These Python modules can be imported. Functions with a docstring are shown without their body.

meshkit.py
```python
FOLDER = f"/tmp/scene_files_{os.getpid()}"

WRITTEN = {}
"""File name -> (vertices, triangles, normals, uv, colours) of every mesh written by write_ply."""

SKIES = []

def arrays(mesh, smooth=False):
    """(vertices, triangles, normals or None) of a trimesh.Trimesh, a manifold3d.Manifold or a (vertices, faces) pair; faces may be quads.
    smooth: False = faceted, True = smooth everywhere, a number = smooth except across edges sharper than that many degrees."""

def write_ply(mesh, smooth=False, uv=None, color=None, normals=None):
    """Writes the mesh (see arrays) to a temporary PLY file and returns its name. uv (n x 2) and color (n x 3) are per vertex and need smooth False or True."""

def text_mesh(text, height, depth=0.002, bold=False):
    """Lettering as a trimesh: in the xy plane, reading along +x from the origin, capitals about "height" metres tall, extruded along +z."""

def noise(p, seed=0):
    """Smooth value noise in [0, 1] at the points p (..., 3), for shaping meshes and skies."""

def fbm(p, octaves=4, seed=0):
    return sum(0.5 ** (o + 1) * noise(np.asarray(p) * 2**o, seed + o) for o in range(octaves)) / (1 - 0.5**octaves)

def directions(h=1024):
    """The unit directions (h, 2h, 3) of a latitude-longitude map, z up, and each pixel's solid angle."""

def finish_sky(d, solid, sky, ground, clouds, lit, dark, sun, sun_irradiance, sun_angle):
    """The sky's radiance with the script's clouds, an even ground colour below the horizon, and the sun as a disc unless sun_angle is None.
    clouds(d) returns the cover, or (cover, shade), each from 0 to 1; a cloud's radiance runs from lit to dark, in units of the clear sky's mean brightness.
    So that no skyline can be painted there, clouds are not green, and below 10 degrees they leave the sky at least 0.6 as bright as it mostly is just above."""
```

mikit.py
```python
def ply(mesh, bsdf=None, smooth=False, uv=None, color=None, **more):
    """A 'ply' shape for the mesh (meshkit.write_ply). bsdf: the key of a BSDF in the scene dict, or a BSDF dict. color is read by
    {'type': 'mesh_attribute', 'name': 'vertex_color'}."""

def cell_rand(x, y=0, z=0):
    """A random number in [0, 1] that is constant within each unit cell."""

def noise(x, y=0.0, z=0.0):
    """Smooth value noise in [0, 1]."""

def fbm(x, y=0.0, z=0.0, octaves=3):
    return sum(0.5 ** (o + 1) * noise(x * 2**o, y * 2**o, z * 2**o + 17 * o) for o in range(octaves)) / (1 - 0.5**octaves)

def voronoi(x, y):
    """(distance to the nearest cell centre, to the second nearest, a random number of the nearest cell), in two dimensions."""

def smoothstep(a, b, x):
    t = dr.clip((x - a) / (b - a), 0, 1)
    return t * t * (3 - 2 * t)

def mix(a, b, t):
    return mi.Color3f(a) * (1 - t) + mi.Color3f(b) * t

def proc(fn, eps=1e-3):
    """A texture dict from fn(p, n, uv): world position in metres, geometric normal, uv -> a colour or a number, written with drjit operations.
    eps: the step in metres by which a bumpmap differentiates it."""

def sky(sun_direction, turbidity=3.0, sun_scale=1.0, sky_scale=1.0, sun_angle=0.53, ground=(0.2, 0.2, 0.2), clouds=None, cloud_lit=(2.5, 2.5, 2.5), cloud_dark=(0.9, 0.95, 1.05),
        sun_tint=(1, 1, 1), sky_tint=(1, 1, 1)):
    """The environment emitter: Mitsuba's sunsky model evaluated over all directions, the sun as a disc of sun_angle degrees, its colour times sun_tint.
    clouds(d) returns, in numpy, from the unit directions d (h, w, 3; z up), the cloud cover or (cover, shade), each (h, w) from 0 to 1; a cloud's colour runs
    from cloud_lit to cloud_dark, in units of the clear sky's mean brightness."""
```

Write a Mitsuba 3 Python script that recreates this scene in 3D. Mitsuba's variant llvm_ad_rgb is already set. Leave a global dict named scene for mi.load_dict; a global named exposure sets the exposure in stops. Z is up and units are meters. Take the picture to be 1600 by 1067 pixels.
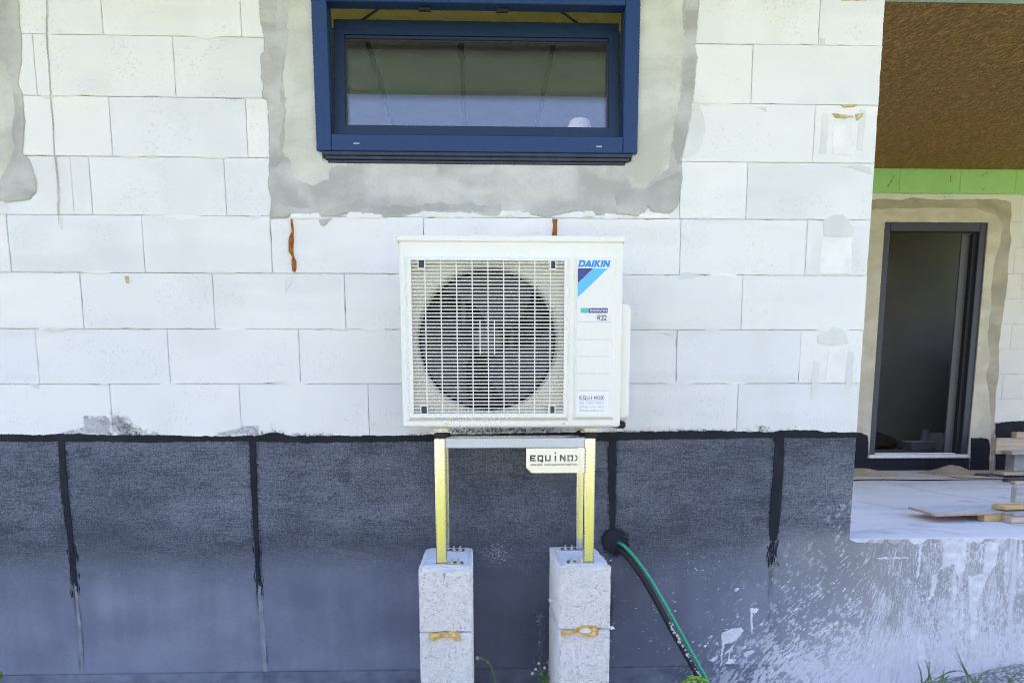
import math
import numpy as np
import trimesh
import drjit as dr
import mitsuba as mi
from shapely.geometry import Polygon, LineString, Point, box as sbox
from shapely.ops import unary_union
import mikit, meshkit
from mikit import noise, fbm, voronoi, smoothstep, mix, proc, ply

T = mi.ScalarTransform4f
scene, labels = {}, {}

# ------------------------------------------------------------------ camera, sky, exposure
# the photograph is the upper part of an upright frame: the lens axis lies below the middle of the picture
scene['camera'] = {'type': 'perspective', 'fov': 63.2, 'fov_axis': 'x', 'near_clip': 0.05, 'far_clip': 600.0,
                   'principal_point_offset_x': 0.0, 'principal_point_offset_y': -0.303,
                   'to_world': T().look_at(origin=[0, -4.033, 1.349], target=[0.0369, -4.033 + 0.9857, 1.349 - 0.1644], up=[0.008, 0.164, 0.986])}
scene['sky'] = mikit.sky([0.10, 0.66, 0.75], turbidity=3.0, sky_tint=(1.40, 1.0, 0.87), ground=(0.2, 0.2, 0.2))
exposure = 3.9

# ------------------------------------------------------------------ helpers
def rgb(c):
    return {'type': 'rgb', 'value': [float(x) for x in c]}

def mat(key, color, rough=0.6, bump=None, bscale=1.0, eps=1e-3, two=True, **k):
    col = color if isinstance(color, dict) else rgb(color)
    b = {'type': 'principled', 'base_color': col, 'roughness': rough, **k}
    if bump is not None:
        b = {'type': 'bumpmap', 'arbitrary': proc(bump, eps), 'scale': bscale, 'bsdf': b}
    scene[key] = {'type': 'twosided', 'bsdf': b} if two else b
    return key

def new_key(name, parent=None):
    base = parent + '__' + name if parent else name
    key, i = base, 0
    while key in scene or key in labels or any(k.startswith(key + '__') for k in (labels if not parent else ())):
        i += 1
        key = f'{base}_{i:03d}'
    return key

COUNT = {}
def add(name, mesh, m, parent=None, label=None, cat=None, group=None, kind=None, smooth=False):
    base = parent + '__' + name if parent else name
    i = COUNT.get(base, 0)
    COUNT[base] = i + 1
    key = base if i == 0 else f'{base}_{i:03d}'
    if isinstance(mesh, (list, tuple)) and len(mesh) and isinstance(mesh[0], trimesh.Trimesh):
        mesh = trimesh.util.concatenate(mesh)
    scene[key] = ply(mesh, m, smooth=smooth)
    d = {}
    if label: d['label'] = label
    if cat: d['category'] = cat
    if group: d['group'] = group
    if kind: d['kind'] = kind
    if d: labels[key] = d
    return key

def thing(name, label, cat, group=None, kind=None):
    i = COUNT.get(name, 0)
    COUNT[name] = i + 1
    key = name if i == 0 else f'{name}_{i:03d}'
    labels[key] = {'label': label, 'category': cat}
    if group: labels[key]['group'] = group
    if kind: labels[key]['kind'] = kind
    return key

def cbox(x0, x1, y0, y1, z0, z1, c=0.002):
    """a box with chamfered edges"""
    c = min(c, 0.45 * min(x1 - x0, y1 - y0, z1 - z0))
    lo, hi, P = np.array([x0, y0, z0]), np.array([x1, y1, z1]), []
    for s in np.ndindex(2, 2, 2):
        p = np.where(np.array(s) == 1, hi, lo)
        d = np.where(np.array(s) == 1, -c, c)
        for a in range(3):
            q = p + d
            q[a] = p[a]
            P.append(q)
    return trimesh.convex.convex_hull(np.array(P))

def bar(p, q, w, h=None, c=0.002, up=(0, 0, 1)):
    """a chamfered bar of section w x h from p to q"""
    h = h or w
    p, q = np.asarray(p, float), np.asarray(q, float)
    L = np.linalg.norm(q - p)
    m = cbox(-w / 2, w / 2, -h / 2, h / 2, 0, L, c)
    z = (q - p) / L
    u = np.asarray(up, float)
    if abs(z @ u) > .95: u = np.array([0, 1.0, 0])
    x = np.cross(u, z); x /= np.linalg.norm(x)
    M = np.eye(4); M[:3, 0], M[:3, 1], M[:3, 2], M[:3, 3] = x, np.cross(z, x), z, p
    m.apply_transform(M)
    return m

def tube(pts, r, sides=8, caps=True):
    p = np.asarray(pts, float)
    t = np.gradient(p, axis=0); t /= np.linalg.norm(t, axis=1, keepdims=True)
    a = np.cross(t, np.where(np.abs(t[:, 2:]) < .9, [0, 0, 1.], [1., 0, 0])); a /= np.linalg.norm(a, axis=1, keepdims=True)
    b = np.cross(t, a); ang = np.arange(sides) * 2 * np.pi / sides
    r = np.broadcast_to(r, (len(p),))
    v = p[:, None] + r[:, None, None] * (np.cos(ang)[None, :, None] * a[:, None] + np.sin(ang)[None, :, None] * b[:, None])
    n = len(p); i, j = np.meshgrid(np.arange(n - 1), np.arange(sides), indexing='ij')
    q = np.stack([i * sides + j, i * sides + (j + 1) % sides, (i + 1) * sides + (j + 1) % sides, (i + 1) * sides + j], -1).reshape(-1, 4)
    f = np.vstack([q[:, [0, 1, 2]], q[:, [0, 2, 3]]])
    v = v.reshape(-1, 3)
    if caps:
        v = np.vstack([v, p[:1], p[-1:]]); k = np.arange(sides)
        f = np.vstack([f, np.stack([(k + 1) % sides, k, k * 0 + len(v) - 2], 1), np.stack([(n - 1) * sides + k, (n - 1) * sides + (k + 1) % sides, k * 0 + len(v) - 1], 1)])
    m = trimesh.Trimesh(v, f, process=False)
    m.fix_normals()
    return m

def curve(pts, n=24):
    from scipy.interpolate import CubicSpline
    p = np.asarray(pts, float); t = np.r_[0, np.cumsum(np.linalg.norm(np.diff(p, axis=0), axis=1))]
    return CubicSpline(t, p)(np.linspace(0, t[-1], n))

def stand(m, yback):
    """a mesh modelled in the xy plane and raised along z is stood up against the plane y = yback, towards the viewer's side (-y)"""
    v = m.vertices.copy()
    m = trimesh.Trimesh(np.stack([v[:, 0], yback - v[:, 2], v[:, 1]], 1), m.faces, process=False)
    return m

def extr(poly, yfront, yback):
    """polygon(s) in (x, z) extruded between two y planes"""
    out = []
    for g in getattr(poly, 'geoms', [poly]):
        if g.geom_type == 'Polygon' and g.area > 1e-7:
            out.append(stand(trimesh.creation.extrude_polygon(g, yback - yfront, engine='earcut'), yback))
    return trimesh.util.concatenate(out)

def prism_x(yz, x0, x1):
    """polygon in (y, z) extruded along x"""
    m = trimesh.creation.extrude_polygon(Polygon(yz), x1 - x0, engine='earcut')
    v = m.vertices.copy()
    return trimesh.Trimesh(np.stack([v[:, 2] + x0, v[:, 0], v[:, 1]], 1), m.faces, process=False)

def prism_z(xy, z0, z1):
    m = trimesh.creation.extrude_polygon(Polygon(xy), z1 - z0, engine='earcut')
    m.apply_translation([0, 0, z0])
    return m

def rough(poly, amp=0.006, step=0.012, seed=0, freq=25.0):
    """a polygon's outline resampled and roughened"""
    out = []
    poly = Polygon(poly) if not hasattr(poly, 'geom_type') else poly
    poly = poly.buffer(0)
    for g in getattr(poly, 'geoms', [poly]):
        ring = g.exterior
        n = max(12, int(ring.length / step))
        p = np.array([ring.interpolate(i / n, normalized=True).coords[0] for i in range(n)])
        q = np.c_[p * freq, np.full(n, seed * 3.7)]
        dx = (meshkit.fbm(q, 3, seed) - .5) * 2 * amp
        dz = (meshkit.fbm(q + 51.3, 3, seed + 7) - .5) * 2 * amp
        out.append(Polygon(p + np.c_[dx, dz]).buffer(0))
    return unary_union(out)

def plate(poly, y0, d, bev=0.003):
    """a coat of mortar or paint on the plane y0: outer edge thin, the body inset and proud"""
    a = extr(poly, y0 - d * .45, y0 + .004)
    inner = poly.buffer(-bev)
    if inner.is_empty: return a
    return trimesh.util.concatenate([a, extr(inner, y0 - d, y0)])

def puff(poly, y0, h, rad=.010):
    """a swollen blob of foam on the plane y0"""
    out = []
    for t in (0., .18, .40, .65, .88):
        g = poly.buffer(-rad * t)
        if g.is_empty: break
        out.append(extr(g, y0 - h * (.25 + .75 * math.sqrt(1 - (1 - t) ** 2)), y0 + .002))
    return trimesh.util.concatenate(out)

def strip(center, widths, seed=0, amp=.004):
    """rough polygon along a polyline with a width at each point"""
    c, w = np.asarray(center, float), np.broadcast_to(widths, (len(center),))
    l = np.c_[c[:, 0] - w / 2, c[:, 1]]; r = np.c_[c[:, 0] + w / 2, c[:, 1]]
    return rough(np.vstack([l, r[::-1]]), amp, .009, seed, 45.)

def text(s, h, x, z, y, bold=False, shear=0.0, sx=1.0, d=0.0012, width=None):
    """raised lettering with its left foot at (x, z), standing on the plane y and facing -y"""
    m = meshkit.text_mesh(s, h, d, bold)
    v = m.vertices.copy()
    v[:, 0] -= v[:, 0].min()
    k = width / v[:, 0].max() if width else sx
    v[:, 0] = v[:, 0] * k + shear * v[:, 1] + x
    v[:, 1] += z
    m.vertices = v
    return stand(m, y)

rng = np.random.default_rng(5)

# ------------------------------------------------------------------ materials
def c3(a):
    return mi.Color3f(*a)

def block_col(tone):
    def f(p, n, uv):
        a = fbm(p.x * 2.3 + tone[3], p.z * 2.9, p.y * 2.0, 3)
        speck = smoothstep(.72, .84, noise(p.x * 150, p.z * 150, p.y * 150)) * smoothstep(.35, .75, noise(p.x * 7 + 3, p.z * 7, p.y * 7))
        faint = smoothstep(.55, .8, fbm(p.x * 1.2 + 9, p.z * 7, p.y * 3, 3))
        col = c3(tone[:3]) * (.955 + .07 * a) * (1 - .10 * speck) * (1 - .055 * faint) * (1 - .05 * smoothstep(.55, .75, fbm(p.x * 3 + tone[3], p.z * 2, 4., 3)))
        return col
    return f
def block_bump(p, n, uv):
    return .0011 * noise(p.x * 95, p.z * 95, p.y * 95) + .0016 * noise(p.x * 16, p.z * 16, p.y * 16)
BT = [(.80, .80, .785, 0.), (.785, .787, .778, 5.), (.82, .815, .795, 11.), (.775, .782, .782, 17.)]
BLOCKS = [mat(f'aac_{i}', proc(block_col(t)), .9, block_bump, 1.0, .004, specular=.15) for i, t in enumerate(BT)]

def grime(c0, c1, s=6.0, seed=0.0, stretch=1.0, amp=1.0):
    def f(p, n, uv):
        a = fbm(p.x * s + seed, p.z * s * stretch, p.y * s, 4)
        b = noise(p.x * s * 14 + seed, p.z * s * 14 * stretch, p.y * s * 14)
        return mix(c0, c1, dr.clip((a - .3) * 2.2 * amp + (b - .5) * .22, 0, 1))
    return f
def trowel(c0, c1, seed):
    def f(p, n, uv):
        x, z = p.x + seed, p.z
        wx = fbm(x * 3.1, z * 3.7, 1. + seed, 3)
        a = fbm(x * 4.5 + 2.2 * wx, z * 9. + 1.5 * wx, 2., 4)
        b = fbm(x * 15, z * 5 + 3 * wx, 7., 3)
        q = a * 6.; q = q - dr.floor(q)
        ridge = smoothstep(.12, .0, q) * smoothstep(.45, .7, b)
        fine = noise(x * 210, z * 210)
        t = dr.clip((a - .34) * 2.3 + (b - .5) * .7 + (fine - .5) * .22, 0, 1)
        return mix(c0, c1, t) * (1 - .05 * ridge)
    return f
def plaster_bump(p, n, uv):
    return .009 * fbm(p.x * 7, p.z * 11, p.y * 7, 4) + .0009 * noise(p.x * 160, p.z * 160)
mat('mortar', proc(grime((.36, .36, .35), (.5, .5, .48), 9)), .95)
mat('render_grey', proc(trowel((.40, .40, .38), (.575, .575, .55), 2.)), .92, plaster_bump, 1.0, .004)
mat('render_dark', proc(trowel((.37, .37, .345), (.53, .53, .50), 8.)), .92, plaster_bump, 1.0, .004)
mat('render_light', proc(trowel((.48, .48, .425), (.62, .62, .56), 4.)), .9, plaster_bump, 1.0, .004)
mat('smear', proc(grime((.64, .65, .635), (.73, .735, .715), 9, 1.)), .9, plaster_bump, .6, .004)
mat('smear_white', proc(grime((.74, .74, .72), (.84, .84, .82), 12, 3.)), .9, plaster_bump, .6, .004)
mat('render_tan', proc(trowel((.38, .355, .285), (.50, .47, .39), 8.)), .92, plaster_bump, 1.0, .004)
mat('render_sand', proc(trowel((.56, .53, .43), (.68, .65, .54), 4.)), .9, plaster_bump, 1.0, .004)
mat('bitumen', proc(grime((.009, .012, .021), (.016, .020, .032), 14, 1.)), .62, lambda p, n, uv: .002 * fbm(p.x * 60, p.z * 60, p.y * 60, 2), 1.0, .003, specular=.2)
mat('bitumen_thin', proc(grime((.030, .036, .052), (.060, .066, .090), 22, 5.)), .8)
mat('bitumen_wash', proc(grime((.30, .30, .37), (.55, .55, .60), 34, 5.)), .85)
mat('orange_foam', proc(grime((.24, .075, .012), (.46, .17, .03), 70, 2.)), .85, lambda p, n, uv: .006 * noise(p.x * 160, p.z * 160, p.y * 160), 1.0, .002)
mat('yellow_foam', proc(grime((.52, .30, .06), (.80, .60, .26), 75, 3.)), .85, lambda p, n, uv: .006 * noise(p.x * 160, p.z * 160, p.y * 160), 1.0, .002)
mat('foam_residue', proc(grime((.38, .30, .12), (.60, .54, .34), 40, 6.)), .85)

def found_col(p, n, uv):
    x, z = p.x, p.z
    fib = noise(x * 170, z * 420) * .30 + noise(x * 22, z * 480 + 3) * .22 + noise(x * 330, z * 330 + 7) * .33 + noise(x * 430 + 2, z * 60) * .15
    clump = fbm(x * 9, z * 20, 3.3, 3)
    big = fbm(x * 1.6, z * 3.2, 1.1, 3)
    dark = mix((.046, .054, .076), (.225, .248, .312), dr.clip(.31 + (fib - .5) * 1.7 + (clump - .5) * .60 + (big - .5) * .5, 0, 1))
    band = smoothstep(.16, .0, dr.abs(z - .70 + .05 * (big - .5))) * (1 - smoothstep(.9, 1.5, x))
    dark = dark * (1 - .26 * band)
    # the lower half: smoother, paler coat
    fine = noise(x * 90, z * 260) - .5
    lowc = mix((.128, .143, .198), (.218, .238, .312), dr.clip(big * 1.5 - .25 + .30 * fine + .9 * (fbm(x * 12, z * 2.2, 8.8, 3) - .5) + .9 * (fbm(x * 4.5, z * 7, 2.2, 4) - .5), 0, 1))
    low = smoothstep(.74, .40, z + .24 * (big - .5) + .10 * (fib - .5) + .08 * (clump - .5))
    middle = smoothstep(-.35, .1, x) * (1 - smoothstep(.9, 1.5, x))
    lowc = lowc * (1 - .30 * middle)
    col = mix(dark, lowc, low)
    # the joints of the sheets go on downwards as faint dark and worn lines
    for xa, xb in ((-1.977, -1.972), (-1.089, -1.082), (.646, .646), (1.451, 1.452)):
        dx = dr.abs(x - (xa + (xb - xa) * (.84 - z)) - .02 * (noise(z * 9 + xa, 1.) - .5))
        col = col * (1 - .55 * smoothstep(.020, .004, dx) * smoothstep(.38, .72, noise(x * 60, z * 16) + .35 * smoothstep(.3, .7, z)) * smoothstep(.95, .70, z))
    # footing strip at the very bottom
    foot = smoothstep(.075, .06, z)
    col = mix(col, mix((.05, .06, .09), (.22, .24, .31), fbm(x * 16, z * 22, 5., 3)), foot * .75)
    # to the right the coat ends: bare concrete, splashed with lime mortar
    right = smoothstep(1.25, 2.0, x + .35 * (fbm(x * 2.2, z * 3.3, 4., 3) - .5)) * smoothstep(.80, .66, z + .05 * (clump - .5))
    conc = mix((.22, .225, .245), (.38, .385, .415), dr.clip(big * 1.3 - .1 + .35 * (clump - .5) + .2 * fine, 0, 1))
    col = mix(col, conc, right)
    reach = smoothstep(.95, 2.1, x + (.35 - z) * .8)
    th = mix((.85, .85, .85), (1.5, 1.5, 1.5), smoothstep(1.9, 2.4, x)).x
    al, ac = x * dr.cos(th) + z * dr.sin(th), -x * dr.sin(th) + z * dr.cos(th)
    g1, g2 = noise(al * 85, ac * 260), noise(al * 38 + 3, ac * 105)
    g3 = fbm(x * 17 + z * 5, z * 11, 2., 3)
    grain = .34 * g1 + .34 * g2 + .32 * g3
    foot2 = smoothstep(.50, .0, z + .16 * (big - .5))
    bias = reach * (.035 + .25 * foot2) - .10
    wash = smoothstep(.49, .66, grain + bias)
    runs = noise(x * 80, z * 6) * .5 + noise(x * 27, z * 3.4 + 5) * .5
    run = smoothstep(.50, .82, runs + .16 * (g1 - .5)) * smoothstep(1.95, 2.35, x) * .8
    soft = smoothstep(.35, .05, z + .12 * (big - .5)) * smoothstep(1.3, 2.0, x) * .5
    soft = dr.maximum(soft, smoothstep(1.9, 2.7, x) * (.22 + .35 * smoothstep(.35, .75, g3)))
    cover = 1 - (1 - wash * dr.clip(reach * 1.3, 0, 1) * .85) * (1 - run) * (1 - soft)
    return mix(col, (.64, .65, .70), dr.clip(cover, 0, .90))
def found_bump(p, n, uv):
    return .0016 * noise(p.x * 110, p.z * 330, p.y * 110) + .002 * fbm(p.x * 30, p.z * 40, p.y * 30, 3)
mat('foundation', proc(found_col), .8, found_bump, 1.0, .0025, specular=.35)
mat('pale_strip', proc(grime((.18, .19, .23), (.27, .285, .33), 30, 2.)), .9)
mat('lime', proc(grime((.56, .57, .62), (.74, .75, .79), 40, 2.)), .9)

def pillar_col(p, n, uv):
    pore = smoothstep(.50, .78, noise(p.x * 280, p.z * 280, p.y * 280)) * (.55 + .45 * noise(p.x * 20, p.z * 20, p.y * 20))
    pit = smoothstep(.72, .84, noise(p.x * 200 + 5, p.z * 200, p.y * 200))
    a = fbm(p.x * 6, p.z * 5, p.y * 6, 3)
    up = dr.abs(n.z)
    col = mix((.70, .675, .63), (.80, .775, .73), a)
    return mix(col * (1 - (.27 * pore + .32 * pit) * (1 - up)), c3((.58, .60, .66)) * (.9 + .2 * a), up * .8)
def pillar_bump(p, n, uv):
    return -.004 * smoothstep(.58, .8, noise(p.x * 130, p.z * 130, p.y * 130)) + .002 * noise(p.x * 45, p.z * 45, p.y * 45)
mat('pillar_concrete', proc(pillar_col), .92, pillar_bump, 1.0, .002, specular=.2)
mat('cement_cap', proc(grime((.54, .57, .64), (.64, .67, .73), 14)), .9)

def screed_col(p, n, uv):
    a = fbm(p.x * 1.1, p.y * 2.3, 0., 4)
    st = fbm(p.x * 2.2 + p.y * .5, p.y * 13, 3., 3)
    dust = smoothstep(2.4, 3.8, p.y + .8 * (a - .5))
    dirt = smoothstep(.62, .8, fbm(p.x * 5, p.y * 5, 9., 3))
    col = mix((.50, .515, .57), (.64, .655, .70), dr.clip(a * 1.2 + (st - .5) * .7, 0, 1))
    return mix(col, (.42, .40, .37), dust * .75) * (1 - .2 * dirt)
mat('screed', proc(screed_col), .75, lambda p, n, uv: .002 * fbm(p.x * 12, p.y * 22, 0., 3), 1.0, .004)

def osb_col(p, n, uv):
    out = c3((.22, .115, .030))
    for k, a in enumerate((.25, 1.25, 2.35, 1.8)):
        u, v = p.x * math.cos(a) + p.y * math.sin(a), -p.x * math.sin(a) + p.y * math.cos(a)
        d1, d2, q = voronoi(u * 21 + 7 * k, v * 88 + .8 * noise(u * 9, v * 9))
        show = smoothstep(.42, .58, noise(p.x * 30 + 11 * k, p.y * 30)) if k else 1.0
        flake = mix((.145, .070, .019), (.38, .215, .070), q * q * .75 + .25 * noise(u * 40, v * 150)) * (.72 + .28 * smoothstep(.0, .12, d2 - d1))
        out = mix(out, flake, show)
    return out
mat('osb', proc(osb_col), .75, lambda p, n, uv: .003 * (noise(p.x * 20 + p.y * 11, p.y * 52 - p.x * 20) + noise(p.x * 30 - p.y * 21, p.y * 22 + p.x * 40)), 1.0, .004)
mat('crack', (.42, .43, .48), .9)
mat('mint_board', proc(grime((.36, .46, .44), (.44, .54, .51), 3)), .8)
mat('green_board', proc(grime((.36, .70, .27), (.42, .76, .33), 5)), .7)
mat('dark_seam', (.05, .045, .04), .9)

mat('window_frame', (.009, .038, .130), .42, specular=.35)
mat('sash_frame', (.009, .026, .066), .40, specular=.5)
mat('sash_bead', (.018, .026, .05), .45)
mat('gasket', (.012, .013, .016), .6)
mat('sill_profile', proc(grime((.012, .017, .036), (.024, .032, .062), 20, 3., .2)), .5)
scene['pane_glass'] = {'type': 'thindielectric', 'int_ior': 1.68}
mat('stay_metal', (.10, .10, .10), .4, metallic=.8)

mat('casing', proc(grime((.79, .775, .71), (.815, .80, .735), 3)), .42, specular=.45)
mat('casing_grille', (.77, .755, .685), .45, specular=.4)
mat('bellmouth', (.66, .645, .58), .5)
mat('fan_grey', (.050, .050, .064), .5)
mat('fan_hub', (.09, .095, .11), .4)
mat('coil', proc(lambda p, n, uv: mix((.025, .025, .034), (.06, .06, .075), smoothstep(.3, .7, noise(p.x * 500, p.z * 40)))), .5)
mat('groove_shadow', (.62, .63, .63), .6)
mat('logo_blue', (.018, .27, .66), .5)
mat('logo_navy', (.045, .060, .24), .5)
mat('logo_sky', (.11, .50, .90), .5)
mat('label_teal', (.10, .50, .50), .5)
mat('label_navy', (.075, .085, .24), .5)
mat('label_white', (.82, .82, .82), .6)
mat('ink_dark', (.09, .09, .12), .6)
mat('ink_grey', (.33, .35, .42), .6)
mat('ink_blue', (.30, .42, .68), .6)
mat('groove_dark', (.16, .16, .17), .9)
mat('rubber', (.018, .018, .022), .8)
mat('bolt_metal', (.40, .40, .42), .35, metallic=.9)
mat('dark_hole', (.02, .02, .02), .8)
scene['brushed_steel'] = {'type': 'twosided', 'bsdf': {'type': 'roughconductor', 'material': 'none', 'specular_reflectance': rgb((.60, .60, .58)), 'alpha': .035, 'distribution': 'ggx'}}
scene['brushed_plate'] = {'type': 'twosided', 'bsdf': {'type': 'roughconductor', 'material': 'none', 'specular_reflectance': rgb((.66, .66, .65)), 'alpha': .16, 'distribution': 'ggx'}}

mat('zinc_bar', proc(grime((.50, .53, .57), (.58, .61, .65), 6)), .38, metallic=.15)
mat('hose_green', (.025, .34, .18), .36, specular=.6)
mat('pipe_black', (.020, .022, .028), .55)
mat('leaf_green', {**proc(grime((.10, .24, .04), (.20, .40, .07), 60))}, .6)
mat('leaf_bright', {**proc(grime((.24, .50, .02), (.40, .66, .05), 60))}, .6)
mat('grass_blade', {**proc(grime((.09, .17, .08), (.16, .27, .12), 60))}, .6)
mat('stem_green', (.20, .36, .09), .6)
mat('petal_white', (.75, .75, .68), .7)
mat('petal_dry', (.45, .40, .22), .8)

def wood_col(c0, c1, ax=0):
    def f(p, n, uv):
        u, v, w = (p.x, p.y, p.z) if ax == 0 else (p.y, p.x, p.z)
        g = noise(u * 3, v * 42 + 3 * noise(u * 2, v * 5), w * 60)
        return mix(c0, c1, dr.clip(g + .35 * (noise(u * 12, v * 9, w * 9) - .5), 0, 1))
    return f
mat('wood_pale', proc(wood_col((.40, .31, .22), (.62, .53, .42))), .8)
mat('wood_yellow', proc(wood_col((.48, .32, .13), (.68, .50, .26))), .75)
mat('wood_grey', proc(wood_col((.28, .27, .28), (.44, .43, .44))), .85)
mat('wood_dark', proc(wood_col((.06, .055, .05), (.13, .12, .11))), .85)
mat('chipboard_face', proc(grime((.38, .40, .46), (.48, .50, .56), 12)), .7)
mat('chipboard_core', proc(grime((.36, .24, .15), (.52, .38, .26), 90)), .85)
mat('concrete_grey', proc(grime((.30, .30, .305), (.46, .46, .46), 12)), .9)
mat('sand', proc(grime((.30, .25, .19), (.42, .36, .29), 30)), .95)
mat('door_frame', (.036, .044, .064), .42)
mat('door_leaf', (.115, .118, .128), .5)
mat('door_dark', (.02, .022, .026), .6)
mat('threshold_white', (.80, .82, .84), .45)
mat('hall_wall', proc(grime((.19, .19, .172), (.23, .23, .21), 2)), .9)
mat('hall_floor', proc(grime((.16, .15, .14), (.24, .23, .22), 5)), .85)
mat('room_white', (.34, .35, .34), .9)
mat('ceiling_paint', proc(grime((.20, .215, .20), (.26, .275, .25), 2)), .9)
mat('ceiling_yellow', proc(grime((.84, .78, .22), (.88, .82, .28), 2)), .9)
mat('white_plastic', (.80, .82, .84), .35)
mat('bag_brown', (.055, .035, .022), .85)
mat('box_grey', (.50, .51, .58), .7)
mat('box_lid', (.66, .66, .62), .7)
mat('box_blue', (.28, .28, .42), .7)
mat('roof_tile', (.10, .09, .09), .8)

def ground_col(p, n, uv):
    x, y = p.x, p.y
    a = fbm(x * 3, y * 3, 0., 4)
    peb, _, r = voronoi(x * 55, y * 55)
    soil = mix((.24, .23, .225), (.52, .52, .52), r) * (.75 + .5 * a) * (.6 + .6 * smoothstep(.6, .2, peb))
    g = fbm(x * .8, y * .8, 3., 4)
    grass = mix((.108, .142, .003), (.165, .205, .006), g)
    field = mix((.21, .21, .185), (.26, .26, .235), fbm(x * .1, y * .3, 7., 3))
    lawn = dr.maximum(smoothstep(-4.2, -4.7, y + .5 * (a - .5)), dr.maximum(smoothstep(7.6, 8.2, x), smoothstep(2.6, 3.2, x) * smoothstep(-2.3, -2.6, y)))
    far = smoothstep(-12.5, -22., y)
    return mix(mix(soil, grass, lawn), field, far)
mat('ground_mix', proc(ground_col), .95, lambda p, n, uv: .012 * voronoi(p.x * 55, p.y * 55)[0], 1.0, .004)

# ------------------------------------------------------------------ ground
def ground_z(x, y):
    p = np.stack([x * 6, y * 6, x * 0], -1)
    rise = np.clip((x - 2.15) / .8, 0, 1); rise = rise * rise * (3 - 2 * rise)
    near = np.clip((y + .9) / .6, 0, 1)
    return -.055 + rise * near * .12 + (meshkit.fbm(p, 3, 2) - .5) * .025 * np.clip((y + 3.5) / 1.5, 0, 1)
gx = np.unique(np.r_[np.linspace(-160, -4, 14), np.linspace(-4, 1.6, 60), np.linspace(1.6, 4, 110), np.linspace(4, 160, 14)])
gy = np.unique(np.r_[np.linspace(-260, -5, 16), np.linspace(-5, -1, 40), np.linspace(-1, .3, 60), np.linspace(.3, 200, 12)])
X, Yg = np.meshgrid(gx, gy)
gv = np.stack([X, Yg, ground_z(X, Yg)], -1).reshape(-1, 3)
i, j = np.meshgrid(np.arange(len(gy) - 1), np.arange(len(gx) - 1), indexing='ij')
a0 = i * len(gx) + j
gq = np.stack([a0, a0 + 1, a0 + 1 + len(gx), a0 + len(gx)], -1).reshape(-1, 4)
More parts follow.
